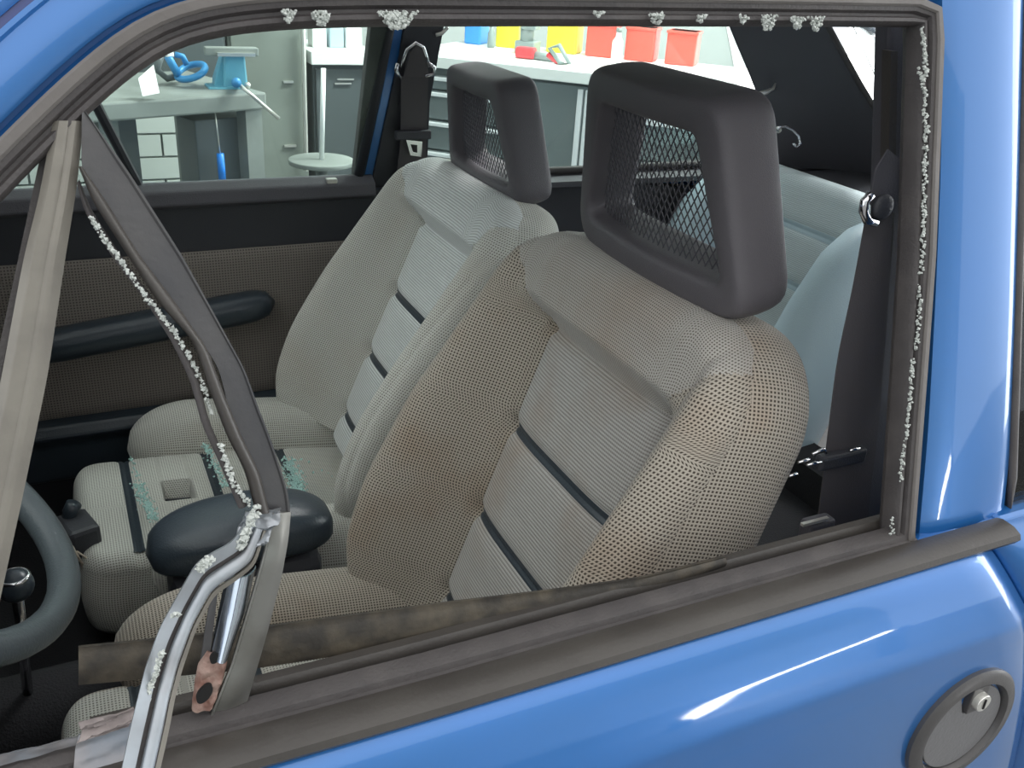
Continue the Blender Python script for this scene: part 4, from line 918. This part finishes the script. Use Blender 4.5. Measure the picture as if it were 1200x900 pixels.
# tall cabinets behind the bench
def cabinet(lab, x0, x1, y0, y1, z1, m_, handles=(), strip=None):
    t = thing('tall_cabinet', lab, 'cabinet', loc=((x0+x1)/2, (y0+y1)/2, 0), group='tall cabinets behind the bench')
    MB().box(((x0+x1)/2, (y0+y1)/2, z1/2), (x1-x0, y1-y0, z1)).build('body', m_, t, bevel=0.004)
    d = MB().box(((x0+x1)/2, y0-0.008, z1/2), (x1-x0-0.02, 0.016, z1-0.04)).build('door', m_, t, bevel=0.003)
    for (u, v, l) in handles: MB().box(P(u, v, 1, y0-0.022), (l, 0.012, 0.008)).build('handle', 'silver', d)
    return t
cabinet('pale green-grey tall cabinet behind the vise', 0.022, 0.325, 3.45, 3.9, 1.9, 'cabinet_light', [(338, 96, 0.04), (340, 171, 0.05)])
cabinet('dark tall cabinet at the far left behind the blue clamp', -0.42, 0.015, 3.45, 3.9, 1.9, 'cabinet_dark')
# lower dark cabinet under small counter
lc = thing('base_cabinet', 'dark base cabinet with small light handles behind the round stand', 'cabinet', loc=(0.49, 3.6, 0))
MB().box((0.49, 3.66, 0.44), (0.27, 0.4, 0.84)).build('body', 'cabinet_dark', lc, bevel=0.004)
MB().box((0.49, 3.64, 0.885), (0.30, 0.46, 0.05)).build('worktop', 'counter_top', lc, bevel=0.003)
dd = MB().box((0.49, 3.452, 0.44), (0.25, 0.016, 0.80)).build('door', 'cabinet_dark', lc, bevel=0.003)
for u, v in ((405, 93), (402, 98)): MB().box(P(u, v, 1, 3.44), (0.07, 0.01, 0.006)).build('handle', 'silver', dd)
trm = MB().cyl(P(355, 28, 1, 3.40), P(359, 200, 1, 3.40), 0.010, 8).build('trim_1', 'silver'); struct(trm)
# clutter on that counter
for k, (u, v, w_, h_, m_, nm, lb) in enumerate(((372, 45, 0.06, 0.09, 'white_plastic', 'storage_box', 'white storage box on the small counter, leftmost'), (392, 44, 0.06, 0.08, 'vinyl_blue', 'storage_box', 'blue-grey storage box on the small counter, middle'), (412, 46, 0.07, 0.08, 'white_plastic', 'storage_box', 'white storage box on the small counter, right'), (440, 50, 0.025, 0.07, 'red', 'red_can', 'small red can on the small counter beside the door pillar'))):
    p = P(u, 60, 1, 3.6); o = MB().box((p[0], 3.6, 0.91+h_/2), (w_, 0.08, h_)).build(nm, m_, None, bevel=0.004); tag(o, lb, 'box' if k < 3 else 'can', 'boxes on the small counter' if k < 3 else None)
# round stand with a pole
st = thing('round_stand', 'round grey disc stand with a slim pole before the dark cabinet', 'stand', loc=(0.195, 2.7, 0))
ctr = P(377, 196, 1, 2.7); ctr[2] = 0.625
MB().cyl(ctr, ctr+np.array([0, 0, 0.016]), 0.112, 40).build('disc', 'bench_grey', st, True, 0.003)
MB().cyl(ctr, P(379, 80, 1, 2.7), 0.0085, 10).build('pole', 'white_plastic', st, True)
MB().cyl((ctr[0], ctr[1], 0), ctr, 0.02, 12).build('column', 'bench_grey', st, True)
MB().cyl((ctr[0], ctr[1], 0.0), (ctr[0], ctr[1], 0.02), 0.16, 30).build('foot', 'bench_grey', st, True)
# long drawer counter running at an angle
cA = np.array([0.80, 3.289]); dC = np.array([1, -1])/math.sqrt(2); nC = np.array([1, 1])/math.sqrt(2); crz = -math.pi/4
def cpt(s, d, z): q = cA+dC*s+nC*d; return (q[0], q[1], z)
ct = thing('drawer_counter', 'long bright white worktop over grey steel drawer units', 'counter', loc=(cA[0], cA[1], 0))
MB().box(cpt(0.61, 0.36, 0.895), (1.50, 0.76, 0.045), crz).build('worktop', 'counter_top', ct, bevel=0.003)
MB().box(cpt(0.61, 0.38, 0.44), (1.48, 0.70, 0.86), crz).build('carcass', 'cabinet_dark', ct)
def unit(s0, s1, zsx, m_='cabinet_mid', hh=0.016):
    for z0, z1 in zip(zsx[:-1], zsx[1:]):
        dr = MB().box(cpt((s0+s1)/2, 0.018, (z0+z1)/2), (s1-s0-0.008, 0.02, z1-z0-0.008), crz).build('drawer', m_, ct, bevel=0.003)
        MB().box(cpt((s0+s1)/2, -0.002, z1-hh), (s1-s0-0.02, 0.022, hh), crz).build('handle', 'handle_light', dr, bevel=0.003)
unit(-0.10, 0.44, [0.05, 0.28, 0.41, 0.535, 0.66, 0.782, 0.845])
unit(0.84, 1.34, [0.05, 0.25, 0.43, 0.605, 0.785, 0.86], hh=0.026)
MB().box(cpt(0.64, 0.018, 0.45), (0.38, 0.02, 0.82), crz).build('door', 'cabinet_mid', ct, bevel=0.003)
MB().box(cpt(0.655, 0.004, 0.60), (0.022, 0.02, 0.50), crz).build('vertical_handle', 'handle_light', ct, bevel=0.002)
MB().box(cpt(0.685, 0.004, 0.60), (0.018, 0.02, 0.50), crz).build('vertical_handle', 'handle_light', ct, bevel=0.002)
# things on the counter, positioned by distance along it
def on_counter(u, v, d):   # s where the ray meets the plane at depth d behind the counter front
    p = pp(u, v, (1, 1, 0), 4.089+d*math.sqrt(2)); return (p[:2]-cA).dot(dC), p[2]
def binn(u, w_, h_, d, m_, lb, dep=0.12):
    s, _ = on_counter(u, 60, d)
    t = thing('storage_bin', lb, 'bin', loc=cpt(s, d, 0.9175), rz=crz, group='storage bins on the long counter')
    MB().box(cpt(s, d, 0.9175+h_/2), (w_, dep, h_), crz).build('bin_body', m_, t, bevel=0.008)
    MB().box(cpt(s, d, 0.9175+h_-0.006), (w_+0.008, dep+0.008, 0.012), crz).build('bin_rim', m_, t, bevel=0.003)
binn(558, 0.08, 0.13, 0.62, 'bin_blue', 'blue storage bin at the left end of the long counter')
binn(598, 0.11, 0.13, 0.62, 'yellow', 'yellow storage bin left of the grey machine')
binn(661, 0.14, 0.13, 0.62, 'yellow', 'yellow storage bin right of the grey machine')
binn(706, 0.13, 0.14, 0.62, 'red', 'red storage bin beside the yellow one')
binn(752, 0.13, 0.14, 0.62, 'red', 'red storage bin, middle one of the row of red bins', 0.12)
binn(800, 0.13, 0.14, 0.62, 'red', 'red storage bin at the right end of the row of bins', 0.12)
s, _ = on_counter(618, 60, 0.42)
mc = thing('grey_machine', 'small grey-green machine between the two yellow bins', 'machine', loc=cpt(s, 0.42, 0.9175))
MB().box(cpt(s, 0.42, 0.945), (0.09, 0.10, 0.055), crz).build('machine_base', 'tool_grey', mc, bevel=0.006)
MB().cyl(cpt(s, 0.40, 0.97), cpt(s, 0.40, 1.04), 0.03, 16).build('machine_column', 'tool_grey', mc, True)
MB().box(cpt(s+0.015, 0.40, 1.04), (0.07, 0.07, 0.04), crz).build('machine_head', 'tool_grey', mc, bevel=0.006)
s, _ = on_counter(616, 66, 0.22)
dr = thing('power_drill', 'red and black cordless drill lying on the white counter', 'drill', loc=cpt(s, 0.22, 0.9175))
MB().box(cpt(s, 0.22, 0.942), (0.085, 0.05, 0.045), crz).build('drill_body', 'tool_red', dr, bevel=0.01)
MB().cyl(cpt(s+0.04, 0.22, 0.935), cpt(s+0.13, 0.21, 0.932), 0.017, 12).build('drill_chuck', 'tool_grey', dr, True)
s, _ = on_counter(655, 75, 0.16)
sq = thing('red_clamp', 'red framed tool with grey rim tilted on the counter near the drill', 'tool', loc=cpt(s, 0.16, 0.9175))
MB().tube([cpt(s-0.045, 0.16, 0.975), cpt(s-0.005, 0.16, 0.99), cpt(s+0.05, 0.14, 0.925), cpt(s+0.01, 0.14, 0.925)], 0.010, 6, closed=True).build('tool_frame', 'tool_grey', sq, True)
MB().tube([cpt(s-0.05, 0.16, 0.95), cpt(s, 0.15, 0.925)], 0.012, 8).build('tool_grip', 'tool_red', sq, True)
s, _ = on_counter(723, 60, 0.45)
bt_ = thing('spray_bottle', 'clear white bottle standing before the red bins', 'bottle', loc=cpt(s, 0.45, 0.9175))
MB().tube([cpt(s, 0.45, z) for z in (0.9175, 0.93, 1.0, 1.02, 1.04)], [0.022, 0.024, 0.024, 0.012, 0.010], 16).build('bottle_body', 'white_plastic', bt_, True)
MB().cyl(cpt(s, 0.45, 1.04), cpt(s, 0.45, 1.055), 0.012, 12).build('bottle_cap', 'bench_grey', bt_, True)
sb = thing('small_bottle', 'small grey bottle between the blue and yellow bins', 'bottle', loc=cpt(on_counter(575, 60, 0.5)[0], 0.5, 0.9175))
s, _ = on_counter(575, 60, 0.5)
MB().tube([cpt(s, 0.5, z) for z in (0.9175, 0.93, 0.98, 0.995, 1.01)], [0.016, 0.017, 0.017, 0.008, 0.007], 14).build('bottle_body', 'tool_grey', sb, True)
MB().cyl(cpt(s, 0.5, 1.01), cpt(s, 0.5, 1.022), 0.009, 12).build('bottle_cap', 'white_plastic', sb, True)
# left cabinet block behind the counter's left end
cb = MB().box((0.90, 3.75, 0.80), (0.13, 0.25, 1.6), crz).build('grey_locker', 'cabinet_mid', None, bevel=0.004); tag(cb, 'grey locker at the left end of the long counter', 'locker')
